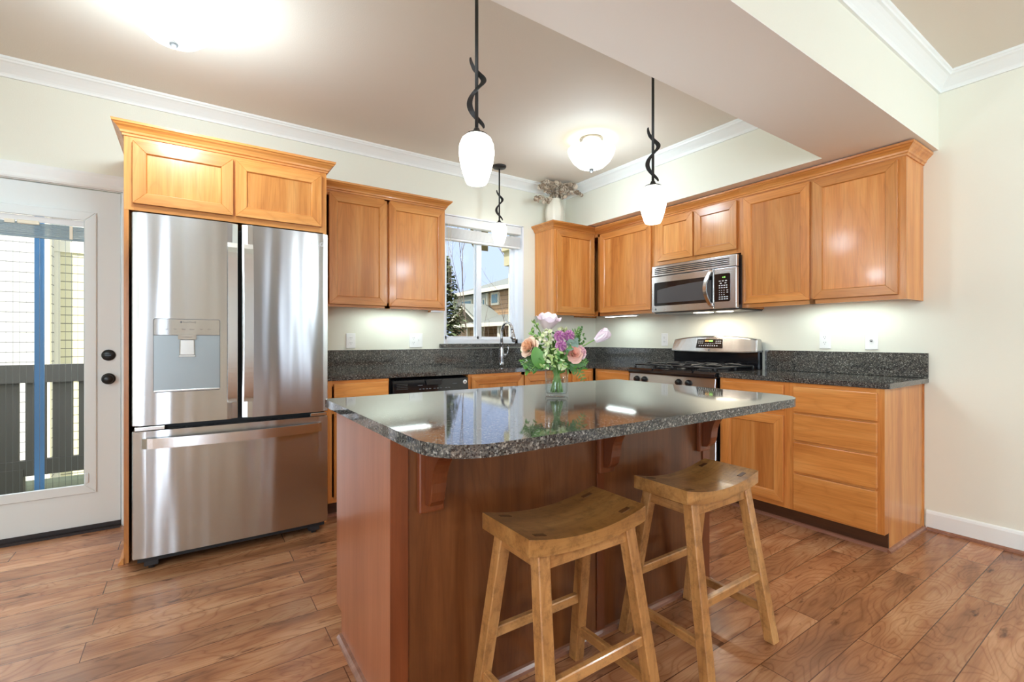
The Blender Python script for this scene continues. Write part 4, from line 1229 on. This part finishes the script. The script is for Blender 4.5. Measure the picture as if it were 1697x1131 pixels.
# ------------------------------------------------------------------ outlets
def outlet(loc, rz, label, kinds, w=.072, h=.118):
    t = thing('wall_outlet', label, 'outlet', loc, rz, 'wall plates')
    MB().box(-w / 2, w / 2, -.007, 0, -h / 2, h / 2, bev=.003, seg=2).build('cover_plate', plate_m, t)
    k = len(kinds)
    for i, kd in enumerate(kinds):
        xc = (i - (k - 1) / 2) * .046
        if kd == 'o':
            q = MB()
            for sz in (-.0195, .0195): q.prism(rrect(xc - .017, xc + .017, sz - .0145, sz + .0145, .006), 'y', -.009, -.006)
            r_ = q.build('receptacle', plate_m, t)
            q = MB()
            for sz in (-.0195, .0195):
                q.box(xc - .008, xc - .0055, -.0095, -.0085, sz - .001, sz + .008).box(xc + .0055, xc + .008, -.0095, -.0085, sz - .001, sz + .008).box(xc - .002, xc + .002, -.0095, -.0085, sz - .010, sz - .006)
            q.build('slots', slot_m, r_)
        elif kd == 's':
            MB().box(xc - .005, xc + .005, -.018, -.006, -.002, .010, bev=.001).box(xc - .006, xc + .006, -.0085, -.006, -.013, .013).build('toggle', plate_m, t)
        else:
            MB().lathe([(0, 0), (.008, 0), (.008, .004), (.004, .004), (.004, .010), (0, .010)], M=Matrix.Translation((xc, -.007, .0)) @ Matrix.Rotation(PI / 2, 4, 'X'), seg=14).build('coax_jack', chrome, t)
    return t
outlet((-2.646, -.0005, 1.138), 0, 'white wall outlet beside the refrigerator, left of the pair on that wall', 'o')
outlet((-2.103, -.0005, 1.139), 0, 'wide white wall plate with outlet and switch, left of the window', 'os', .118)
outlet((-.0005, -.919, 1.146), RR, 'white wall outlet just left of the range', 'o')
outlet((-.0005, -2.274, 1.143), RR, 'white wall outlet right of the range, nearer to it', 'o')
outlet((-.0005, -2.547, 1.140), RR, 'white wall plate with one round jack near the right end of the counter', 'c')

# ------------------------------------------------------------------ dried eucalyptus in a ceramic vase, on the corner cabinet
cer = plain('ceramic_cream', srgb(232, 226, 210), .25)
v = MB()
prof = [(0, 0), (.05, 0), (.058, .01), (.078, .07), (.09, .15), (.088, .21), (.074, .26), (.06, .285), (.056, .30), (.060, .312), (.052, .312), (.05, .30), (.05, .29), (0, .285)]
v.lathe(prof, seg=48)
for vv in v.bm.verts:
    r = math.hypot(vv.co.x, vv.co.y)
    if r > .001:
        a = math.atan2(vv.co.y, vv.co.x)
        k = 1 + .035 * math.cos(8 * a) * min(1, vv.co.z / .05) * (1 if vv.co.z < .28 else 0)
        vv.co.x *= k; vv.co.y *= k
VZ = ZT
tag(v.build('ceramic_vase', cer, None, (-.705, -.15, VZ + .0005)), 'cream ribbed ceramic vase on top of the corner cabinet', 'vase')
leaf_dry = [plain('dry_leaf', srgb(*c), .75) for c in ((182, 164, 142), (150, 132, 112), (206, 192, 172))]
rnd = random.Random(4)
ends = [(-.26, -.06, .40), (-.17, -.06, .50), (-.11, -.02, .46), (-.05, -.10, .47), (.02, -.06, .46), (.08, -.10, .465), (.16, -.08, .44), (.22, -.14, .40), (-.31, -.08, .26), (.13, -.15, .46)]
for i, (ex, ey, ez) in enumerate(ends):
    t = thing('dried_stem', 'brown dried eucalyptus stem in the cream vase', 'dried plant', (-.705, -.15, VZ + .29), 0, 'dried stems in the vase')
    a = Vector((rnd.uniform(-.02, .02), rnd.uniform(-.02, .02), -.001)); c = Vector((ex * .45, ey * .45, (ez - .29) * .9 + .02)); e = Vector((ex, ey, ez - .29 - .02))
    pts = [a * (1 - u) ** 2 + c * 2 * u * (1 - u) + e * u * u for u in [k / 10 for k in range(11)]]
    MB().tube(pts, [.0028 - .0014 * k / 10 for k in range(11)], 6).build('twig', bark_m, t)
    lf = MB()
    for k in range(17):
        u = .22 + .78 * k / 16
        p = a * (1 - u) ** 2 + c * 2 * u * (1 - u) + e * u * u
        s_ = 1 if k % 2 else -1
        R = rnd.uniform(.016, .027)
        d = Vector((rnd.uniform(-1, 1), rnd.uniform(-1, .4), rnd.uniform(-.8, .8))).normalized()
        n_ = d.cross(Vector((rnd.random(), rnd.random(), rnd.random()))).normalized()
        b2 = d.cross(n_)
        q = p + d * R * 1.05
        q.z = min(q.z, CH_ - VZ - .29 - .012 - R)
        ring = [lf.bm.verts.new(q + R * (math.cos(2 * PI * j / 9) * d + math.sin(2 * PI * j / 9) * n_) + b2 * .004 * math.cos(4 * PI * j / 9)) for j in range(9)]
        f = lf.bm.faces.new(ring); f.material_index = rnd.randrange(3)
        c2 = [lf.bm.verts.new(vt.co + b2 * .0012) for vt in ring]
        f = lf.bm.faces.new(list(reversed(c2))); f.material_index = rnd.randrange(3)
    lf.build('leaves', leaf_dry, t)

# ------------------------------------------------------------------ bouquet in a glass vase on the island
VX, VY, VZ0 = -2.452, -2.282, .9147
gv = MB().lathe([(0, 0), (.044, 0), (.047, .003), (.047, .130), (.0445, .130), (.0435, .022), (.040, .014), (0, .013)], seg=40)
tag(gv.build('glass_vase', vase_glass, None, (VX, VY, VZ0)), 'clear glass cylinder vase holding the bouquet on the island', 'vase')
tag(MB().lathe([(0, .0135), (.0398, .0145), (.0432, .0225), (.0437, .072), (0, .072)], seg=40).build('vase_water', water_m, None, (VX, VY, VZ0)), 'clear water in the glass vase', 'water')
stem_m = plain('stem_green', srgb(130, 168, 84), .5)
leaf_g = plain('leaf_green', srgb(88, 142, 50), .4)
fern_m = plain('fern_green', srgb(84, 130, 62), .5)
var_m = plain('variegated_leaf', srgb(172, 196, 118), .5)
bud_m = plain('bud_green', srgb(128, 170, 92), .5)
RV, FV = Vector((.8257, -.5642, 0)), Vector((.5642, .8257, 0))     # bouquet's own side and back directions
def pos(sx, z, back=0.0):
    """sx sideways, z height above island top, back away from the viewer"""
    return RV * sx + FV * back + Vector((0, 0, z))
def frame(d):
    d = d.normalized()
    a = d.orthogonal().normalized()
    return a, d.cross(a), d
rf2 = random.Random(11)
def flower(name, label, cat, head, group, root=None):
    t = thing(name, label, cat, (VX, VY, VZ0 + .016), 0, group)
    hd = head - Vector((0, 0, .016))
    r = Vector((hd.x * -.05 + rf2.uniform(-.022, .022), hd.y * -.05 + rf2.uniform(-.022, .022), .002))
    if r.xy.length > .032: r.xy = r.xy.normalized() * .032
    rim = Vector((hd.x * .14, hd.y * .14, .112))
    if rim.xy.length > .03: rim.xy = rim.xy.normalized() * .03
    pts = []
    for k in range(13):
        u = k / 12
        pts.append(r.lerp(rim, u / .5) if u <= .5 else (lambda w_: rim * (1 - w_) ** 2 + (rim + Vector((rim.x * .6, rim.y * .6, .05))) * 2 * w_ * (1 - w_) + hd * w_ * w_)((u - .5) / .5))
    MB().tube(pts, .0026, 7).build('stem', stem_m, t)
    return t, hd, (hd - pts[-3]).normalized()
def petal(mb, base, d, side, nrm, L_, W_, curl, cup, mi=0, nu=5, nv=4, tip=.6, ruff=0, ph=0, rnd_=False):
    """a curved petal patch: d = growing direction, side across, nrm outward"""
    g = []
    for i in range(nu + 1):
        u = i / nu
        row = []
        if rnd_: w_ = W_ * ((.42 + .58 * math.sin(PI / 2 * u / .6)) if u < .6 else math.sqrt(max(.015, 1 - ((u - .6) / .4) ** 2)))
        else: w_ = W_ * (math.sin(PI * (.05 + .93 * u)) ** tip)
        for j in range(nv + 1):
            v_ = -1 + 2 * j / nv
            p = base + d * (L_ * u) + side * (w_ * v_ * .5) + nrm * (curl * (u ** 2) - cup * (v_ * v_) * math.sin(PI * min(u + .1, 1)) + ruff * math.sin(9 * v_ + ph) * u)
            row.append(mb.bm.verts.new(p))
        g.append(row)
    for i in range(nu):
        for j in range(nv):
            f = mb.bm.faces.new([g[i][j], g[i][j + 1], g[i + 1][j + 1], g[i + 1][j]]); f.material_index = mi; f.smooth = True
def rose(head, R, d, mats, t, n_=26):
    mb = MB()
    a, b, d = frame(d)
    for k in range(n_):
        u = k / (n_ - 1)
        th = k * 2.39996
        out = a * math.cos(th) + b * math.sin(th)
        sd = d.cross(out)
        r0 = R * (.04 + .40 * u)
        tilt = .08 + .80 * u ** 1.5
        gd = (d * math.cos(tilt) + out * math.sin(tilt)).normalized()
        nr = (out * math.cos(tilt) - d * math.sin(tilt)).normalized()
        petal(mb, head - d * R * (.45 + .15 * u) + out * r0 * .6, gd, sd, nr, R * (1.02 - .16 * u), R * (.55 + .75 * u), R * (.06 + .26 * u), R * (.20 - .02 * u), mi=0 if u < .5 else 1, nu=8, nv=6, ruff=.02 * R, ph=k, rnd_=True)
    return mb.build('bloom', mats, t, normals=False)
def tulip(head, R, d, mats, t, open_=.35, n_=9):
    mb = MB()
    a, b, d = frame(d)
    for k in range(n_):
        lay = k % 2
        th = 2 * PI * k / n_ + .2
        out = a * math.cos(th) + b * math.sin(th); sd = d.cross(out)
        tilt = open_ * (1 if lay else .6)
        gd = (d * math.cos(tilt) + out * math.sin(tilt)).normalized(); nr = (out * math.cos(tilt) - d * math.sin(tilt)).normalized()
        petal(mb, head - d * R * .9 + out * R * .18, gd, sd, nr, R * 1.9, R * 1.30, -R * (.55 - .50 * open_), R * .36, mi=lay, nu=9, nv=6, ruff=.012 * R, ph=k, rnd_=True)
    return mb.build('bloom', mats, t, normals=False)
def mum(head, R, d, mats, t):
    mb = MB()
    a, b, d = frame(d)
    n_ = 150
    for k in range(n_):
        u = (k + .5) / n_
        cs = 1 - 1.55 * u
        sn = math.sqrt(max(0, 1 - cs * cs)); th = k * 2.39996
        out = (d * cs + (a * math.cos(th) + b * math.sin(th)) * sn).normalized()
        sd = out.orthogonal().normalized() if sn < .1 else d.cross(out).normalized()
        petal(mb, head + out * R * .5, out, sd, sd.cross(out), R * .52, R * .24, R * .08, R * .05, mi=0 if k % 3 else 1, nu=2, nv=2)
    mb.lathe([(0, -R * .6), (R * .45, -R * .35), (R * .55, 0), (R * .4, R * .4), (0, R * .55)], seg=14, mi=0, M=Matrix.Translation(head))
    return mb.build('bloom', mats, t, normals=False)
def cluster(pts, R, mats, t, name='bloom'):
    mb = MB()
    for p in pts:
        d = Vector((rf2.uniform(-1, 1), rf2.uniform(-1, .3), rf2.uniform(-.2, 1))).normalized()
        a, b, d = frame(d)
        for k in range(6):
            th = 2 * PI * k / 6 + rf2.random()
            out = a * math.cos(th) + b * math.sin(th); gd = (out * .85 + d * .5).normalized()
            petal(mb, p, gd, d.cross(out), d, R * rf2.uniform(.8, 1.1), R * .95, R * .15, R * .12, mi=rf2.randrange(len(mats)), nu=3, nv=2, ruff=.08 * R)
    return mb.build(name, mats, t, normals=False)
def leafmb(mb, base, d, nrm, L_, W_, curl, mi=0, nu=6, nv=2, tip=.8):
    petal(mb, base, d, nrm.cross(d).normalized(), nrm, L_, W_, curl, -W_ * .06, mi=mi, nu=nu, nv=nv, tip=tip)
PM = lambda n_, c, r_=.55: plain(n_, srgb(*c), r_)
peach = [PM('peach_inner', (252, 206, 168)), PM('peach_outer', (253, 224, 200))]
coral = [PM('coral_inner', (252, 196, 176)), PM('coral_outer', (253, 210, 194))]
pinkw = [PM('tulip_white', (250, 240, 244)), PM('tulip_pink', (247, 228, 236))]
carn = [PM('carnation_pink', (250, 206, 214)), PM('carnation_edge', (252, 222, 226))]
mauve = [PM('mum_purple', (184, 108, 168)), PM('mum_mauve', (226, 178, 198))]
cream = [PM('stock_cream', (240, 240, 206)), PM('stock_green', (222, 230, 176))]
toV = -FV
GR = 'flowers in the glass vase'
# head positions: sideways, height, back
t, h, d = flower('rose', 'large peach rose at the left side of the bouquet', 'flower', pos(-.118, .205, -.03), GR)
rose(h, .044, (toV * .55 - RV * .65 + Vector((0, 0, .35))), peach, t)
t, h, d = flower('rose', 'small peach rose partly hidden above the large one at the far left', 'flower', pos(-.100, .232, .02), GR)
rose(h, .028, (toV * .5 - RV * .3 + Vector((0, 0, .8))), peach, t, 20)
t, h, d = flower('rose', 'coral rose facing forward at the front right of the bouquet', 'flower', pos(.064, .178, -.055), GR)
rose(h, .038, (toV * .9 + RV * .1 + Vector((0, 0, .35))), coral, t)
t, h, d = flower('carnation', 'pale pink carnation at the right edge, beside the coral rose', 'flower', pos(.098, .184, -.03), GR)
rose(h, .031, (toV * .5 + RV * .6 + Vector((0, 0, .3))), carn, t, 34)
t, h, d = flower('tulip', 'open white and pink tulip at the top of the bouquet', 'flower', pos(-.035, .300, .0), GR)
tulip(h, .041, (toV * .38 + RV * .12 + Vector((0, 0, 1))), pinkw, t, .70, 12)
t, h, d = flower('tulip', 'white tulip leaning far out to the right of the bouquet', 'flower', pos(.182, .246, -.01), GR)
tulip(h, .036, (RV * .75 + Vector((0, 0, .55)) + toV * .15), pinkw, t, .34, 9)
for sx, z, bk, lb in ((.008, .246, -.045, 'purple pompon chrysanthemum, upper left of the three'), (.048, .248, -.03, 'purple pompon chrysanthemum, rightmost of the three'), (.012, .208, -.062, 'purple pompon chrysanthemum, lowest of the three')):
    t, h, d = flower('chrysanthemum', lb, 'flower', pos(sx, z, bk), GR)
    mum(h, .0235, (toV * .8 + Vector((0, 0, .5))), mauve, t)
t, h, d = flower('stock_flower', 'tall spike of cream blossoms left of the purple chrysanthemums', 'flower', pos(-.048, .268, -.03), GR)
cluster([h + Vector((rf2.uniform(-.022, .022), rf2.uniform(-.02, .02), -.105 + .105 * k / 25)) + toV * .012 for k in range(26)], .0125, cream, t)
t, h, d = flower('stock_flower', 'small cream blossom behind the purple chrysanthemums', 'flower', pos(.028, .276, .01), GR)
cluster([h + Vector((rf2.uniform(-.016, .016), rf2.uniform(-.016, .016), rf2.uniform(-.014, .01))) for k in range(8)], .011, cream, t)
t, h, d = flower('snapdragon', 'slender green bud spike at the top left of the bouquet', 'flower', pos(-.090, .308, .01), GR)
cluster([h + Vector((rf2.uniform(-.010, .010) * (1 + k / 14), rf2.uniform(-.01, .01), -.075 * k / 20)) for k in range(21)], .0085, [bud_m, var_m], t)
t, h, d = flower('snapdragon', 'green feathery bud spike at the right, below the leaning tulip', 'flower', pos(.094, .282, .01), GR)
cluster([h + Vector((rf2.uniform(-.012, .012) * (1 + k / 12), rf2.uniform(-.01, .01), -.10 * k / 28)) for k in range(29)], .0085, [bud_m, fern_m], t)
# foliage
t, h, d = flower('broad_leaf', 'single broad round green leaf at the left front of the bouquet', 'leaf', pos(-.068, .120, -.06), 'leaves in the glass vase')
mb = MB()
leafmb(mb, h, Vector((0, 0, 1)) * .9 - RV * .25 + toV * .2, toV, .092, .054, -.018, nu=8, nv=4, tip=.6)
mb.build('blade', leaf_g, t, normals=False)
def sprig(label, name, head, n_, mats, L_, W_, spread=.055, down=False):
    t, h, d = flower(name, label, 'leaf', head, 'leaves in the glass vase')
    mb = MB()
    for k in range(n_):
        th = k * 2.4
        out = (RV * math.cos(th) + Vector((0, 0, 1)) * math.sin(th) * .8 + toV * .55).normalized()
        base = h + RV * rf2.uniform(-spread, spread) + Vector((0, 0, rf2.uniform(-spread, spread) * .8)) + toV * rf2.uniform(-.01, .03)
        leafmb(mb, base, out, (toV + out * .2 + Vector((0, 0, .5))).normalized(), L_ * rf2.uniform(.8, 1.2), W_, -.004, mi=rf2.randrange(len(mats)), nu=4)
    mb.build('leaves', mats, t, normals=False)
sprig('pale variegated leafy sprig at the front centre of the bouquet', 'leafy_sprig', pos(-.012, .158, -.055), 90, [var_m, fern_m, plain('leaf_edge', srgb(206, 220, 170), .5)], .023, .0095, .05)
sprig('grey green eucalyptus sprig between the chrysanthemums and the coral rose', 'leafy_sprig', pos(.052, .212, -.045), 12, [plain('eucalyptus', srgb(128, 152, 138), .6)], .026, .016, .02)
sprig('dense green leaves filling the left base of the bouquet', 'leafy_sprig', pos(-.085, .145, .0), 60, [leaf_g, fern_m], .026, .0085, .05)
sprig('dense green leaves filling the right base of the bouquet', 'leafy_sprig', pos(.060, .140, .0), 60, [leaf_g, fern_m], .026, .0085, .045)
sprig('dark green leaves filling the back of the bouquet', 'leafy_sprig', pos(.0, .205, .03), 80, [fern_m, leaf_g], .026, .009, .075)
def fern(label, tip):
    t = thing('fern_frond', label, 'leaf', (VX, VY, VZ0 + .016), 0, 'ferns in the glass vase')
    tip = tip - Vector((0, 0, .016))
    r = Vector((0, 0, .06)); rim = Vector((tip.x * .25, tip.y * .25, .122))
    if rim.xy.length > .036: rim.xy = rim.xy.normalized() * .036
    ctrl = Vector((tip.x * .6, tip.y * .6, max(tip.z, .12) + .03))
    pts = [r] + [rim * (1 - u) ** 2 + ctrl * 2 * u * (1 - u) + tip * u * u for u in [k / 14 for k in range(15)]]
    MB().tube(pts, .0014, 6).build('stem', stem_m, t)
    mb = MB()
    for k in range(3, 15):
        p = pts[k]; d = (pts[min(k + 1, 15)] - pts[k - 1]).normalized()
        sd = d.cross(toV + Vector((0, 0, .3))).normalized(); nr = sd.cross(d)
        L_ = .034 * (1 - ((k - 3) / 13) ** 1.5) + .008
        for s_ in (-1, 1):
            for e in (0,):
                q = p + d * e * (pts[min(k + 1, 15)] - p).length
                leafmb(mb, q, (sd * s_ + d * .45).normalized(), nr, L_, .0060, -.003, nu=4)
    mb.build('leaflets', fern_m, t, normals=False)
fern('fern frond hanging down at the right of the vase', pos(.110, .062, -.02))
fern('fern frond reaching out low to the left of the vase', pos(-.145, .130, -.02))
fern('fern frond pointing up at the right, behind the leaning tulip', pos(.105, .255, .03))
fern('fern frond spreading to the right under the pink carnation', pos(.120, .135, -.04))
fern('fern frond low on the left front of the vase', pos(-.110, .105, -.05))

# ------------------------------------------------------------------ outside the balcony door
scr = thing('door_screen', 'sliding screen with a blue stile and thin wires outside the balcony door', 'screen', (-4.5, .165, 0))
MB().box(.037, .079, .05, .07, .035, 2.05).build('stile', screen_blue, scr)
q = MB()
for i in range(27): q.tube([(-.42 + i * .0285, .03, .1), (-.42 + i * .0285, .03, 2.0)], .0009, 5)
q.build('wires', wire_m, scr)
bal = thing('balcony_railing', 'dark brown balcony railing of wide vertical boards outside the door', 'railing', (-4.6, 1.25, -.03))
MB().box(-1.6, 1.2, -.03, .05, .85, .985).build('top_rail', rail_m, bal)
MB().box(-1.6, 1.2, -.02, .03, .145, .262).build('bottom_rail', rail_m, bal)
for i in range(-8, 7):
    x = .096 + i * .150
    MB().box(x - .058, x + .058, -.01, .015, .25, .86).build('board', rail_m, bal)
MB().box(-.36, -.12, -.03, .04, 0, .20).build('post', rail_m, bal)
struct(MB().box(-7.2, -2.6, .17, 1.75, -.15, -.03).build('balcony_deck', deck_m))
nb = thing('neighbouring_house', 'white sided neighbouring house seen through the balcony door', 'building', (-8, 6.2, -4))
MB().box(-4.5, 2.53, 0, 6, 0, 9).build('wall', sid_white, nb)
MB().box(2.38, 2.545, -.03, .06, 0, 9).build('corner_trim', ext_trim, nb)
MB().box(2.53, 2.60, .33, .36, 0, 9).build('corner_trim', ext_trim, nb)
MB().box(2.53, 9.0, .36, 6, 0, 6.55).build('wall', sid_cream, nb)
MB().box(2.53, 9.0, .32, .40, 6.55, 6.72).build('trim_band', ext_trim, nb)
MB().box(2.53, 9.0, .36, 6, 6.72, 9).build('wall', sid_white, nb)

# outside the kitchen window: two storey house across the way
hs = thing('house', 'two storey house with a gabled porch across the way, seen through the kitchen window', 'building', (8.0, 0, -3.2))
Z = 3.2
MB().box(.45, 7, 15.97, 19.75, 0, 3.45 + Z).build('wall', sid_far, hs)
MB().box(.40, 7, 9.0, 15.97, 0, 3.45 + Z).build('wall', sid_tan, hs)
MB().box(.30, .46, 15.9, 16.05, 0, 3.4 + Z).box(.38, .46, 19.6, 19.77, 0, 3.4 + Z).build('corner_trim', ext_trim, hs)
q = MB()
rv = [q.bm.verts.new((x, y, z + Z)) for x, y, z in ((-.05, 8.6, 3.5), (-.05, 19.95, 3.5), (8.5, 19.95, 3.5), (8.5, 8.6, 3.5), (4.2, 8.6, 5.15), (4.2, 15.6, 5.15))]
for fi_ in ((0, 1, 5, 4), (1, 2, 5), (2, 3, 4, 5), (3, 0, 4), (3, 2, 1, 0)): q.bm.faces.new([rv[k_] for k_ in fi_])
q.build('roof', roof_m, hs)
MB().box(-.08, .0, 8.6, 19.9, 3.42 + Z, 3.60 + Z).build('gutter', ext_trim, hs)
for y0, y1, z0, z1 in ((17.5, 18.7, 2.55, 3.25), (16.15, 16.45, 2.5, 3.2), (14.93, 15.63, 2.80, 3.40)):
    wq = MB().box(.32, .46, y0, y1, z0 + Z, z1 + Z).build('window', ext_trim, hs)
    MB().box(.30, .33, y0 + .1, y1 - .1, z0 + .1 + Z, z1 - .1 + Z).build('pane', plain('far_glass', srgb(120, 150, 150), .1), wq)
q = MB().prism([(-1.3, 1.75 + Z), (-1.3, 1.85 + Z), (.5, 2.35 + Z), (.5, 2.2 + Z)], 'y', 8.6, 15.4)
q.build('lower_roof', roof_m, hs)
MB().box(-1.36, -1.28, 8.6, 15.4, 1.70 + Z, 1.86 + Z).build('lower_gutter', ext_trim, hs)
py = 16.0
pg = MB().prism([(py - 1.5, 1.85 + Z), (py + 1.5, 1.85 + Z), (py, 2.68 + Z)], 'x', -.9, .5)
pg.build('porch_gable', bb_green, hs)
for s_ in (-1, 1):
    MB().prism([(py, 2.80 + Z), (py, 2.64 + Z), (py + s_ * 1.75, 1.66 + Z), (py + s_ * 1.75, 1.82 + Z)], 'x', -1.05, -.9).build('bargeboard', ext_trim, hs)
    MB().prism([(py, 2.86 + Z), (py, 2.80 + Z), (py + s_ * 1.85, 1.77 + Z), (py + s_ * 1.85, 1.83 + Z)], 'x', -1.08, .5).build('porch_roof', roof_m, hs)
MB().box(-.98, -.9, py - 1.5, py + 1.5, 1.72 + Z, 1.86 + Z).build('porch_beam', ext_trim, hs)
MB().box(-.7, .5, py - 1.4, py + 1.4, 0, 1.85 + Z).build('porch_wall', sid_tan, hs)
for y in (py - 1.45, py - .1, py + 1.45): MB().box(-.85, -.7, y - .06, y + .06, 0, 1.8 + Z).build('porch_post', ext_trim, hs)
for y in (12.6, 14.4): MB().box(-1.2, -1.08, y - .07, y + .07, 0, 1.8 + Z).build('porch_post', ext_trim, hs)
tag(MB().box(-.04, .04, 0, 6.0, 0, 1.3).build('yard_fence', fence_m, None, (6.1, 9.0, -.15)), 'brown board fence in front of the neighbouring house', 'fence')
struct(MB().box(-3.2, .4, T, 1.15, 2.60, 2.72).build('roof_overhang', ext_trim))
eb = MB().prism([(-.05, 0), (.05, .10), (.05, .44), (-.05, .44)], 'x', 0, .175)
tag(eb.build('eave_bracket', plain('eave_brown', srgb(120, 108, 78), .8), None, (-1.04, .9, 2.158)), 'brown eave bracket hanging outside at the top of the kitchen window', 'eave')
ch = thing('outbuilding', 'pale building with a stepped eave at the far right edge of the window', 'building', (2.78, 5.6, -3.2))
MB().box(0, 2.5, 0, .25, 0, 6.15).build('wall', ext_trim, ch)
MB().prism([(-.10, 6.15), (2.6, 6.15), (2.6, 6.62), (-.17, 6.62), (-.17, 6.50), (-.10, 6.47)], 'y', -.1, .3).build('eave', plain('eave_pale', srgb(196, 186, 150), .8), ch)

def conifer(loc, H, R, label):
    t = thing('conifer_tree', label, 'tree', loc, 0, 'trees behind the window')
    MB().tube([(0, 0, 0), (0, 0, H)], [.12, .02], 8).build('trunk', bark_m, t)
    mb = MB()
    r_ = random.Random(3)
    for k in range(900):
        u = r_.random() ** .8
        z = .3 + (H - .35) * u
        rad = R * (1 - u) ** .8 * r_.uniform(.5, 1.1) + .08
        a = r_.uniform(0, 2 * PI)
        d = Vector((math.cos(a), math.sin(a), -.15 + .5 * u))
        sd = Vector((-math.sin(a), math.cos(a), 0))
        for e in range(5):
            p = Vector((0, 0, z)) + d * rad * (.35 + .16 * e)
            leafmb(mb, p, (d * .6 + sd * r_.uniform(-1, 1) + Vector((0, 0, r_.uniform(-.3, .3)))).normalized(), Vector((0, 0, 1)), rad * .38, .16, -.05, nu=2)
    mb.build('foliage', needle_m, t, normals=False)
conifer((2.80, 9.4, -3.2), 6.95, 1.1, 'dark conifer at the left edge of the kitchen window')
def bare(loc, H, label, seed, lean=(0, 0)):
    t = thing('bare_tree', label, 'tree', loc, 0, 'trees behind the window')
    r_ = random.Random(seed)
    mb = MB()
    def br(p, d, L_, r, lev):
        pts = [p]
        for i in range(5):
            d = (d + Vector((r_.uniform(-.12, .12), r_.uniform(-.12, .12), .03))).normalized()
            pts.append(pts[-1] + d * L_ / 5)
        mb.tube(pts, [r * (1 - .13 * i) for i in range(6)], 5)
        if lev:
            for k in range(5):
                q = pts[1 + k % 5]
                br(q, (d + Vector((r_.uniform(-.8, .8), r_.uniform(-.8, .8), .2))).normalized(), L_ * .42, r * .45, lev - 1)
    br(Vector((0, 0, 0)), Vector((lean[0], lean[1], 1)).normalized(), H, .034, 3)
    mb.build('branches', bark_m, t)
bare((4.35, 10.9, -3.2), 8.0, 'thin bare tree standing behind the window mullion', 5)
bare((3.75, 10.9, -3.2), 8.0, 'thin bare tree rising above the dark conifer', 8)
bare((5.3, 10.3, -3.2), 6.2, 'bare leaning tree behind the house roof in the right pane', 9, (.22, -.1))
gl = MB().box(-25, 40, .5, 60, -3.3, -3.2)
struct(gl.build('ground', plain('ground_green', srgb(96, 104, 70), .9)))
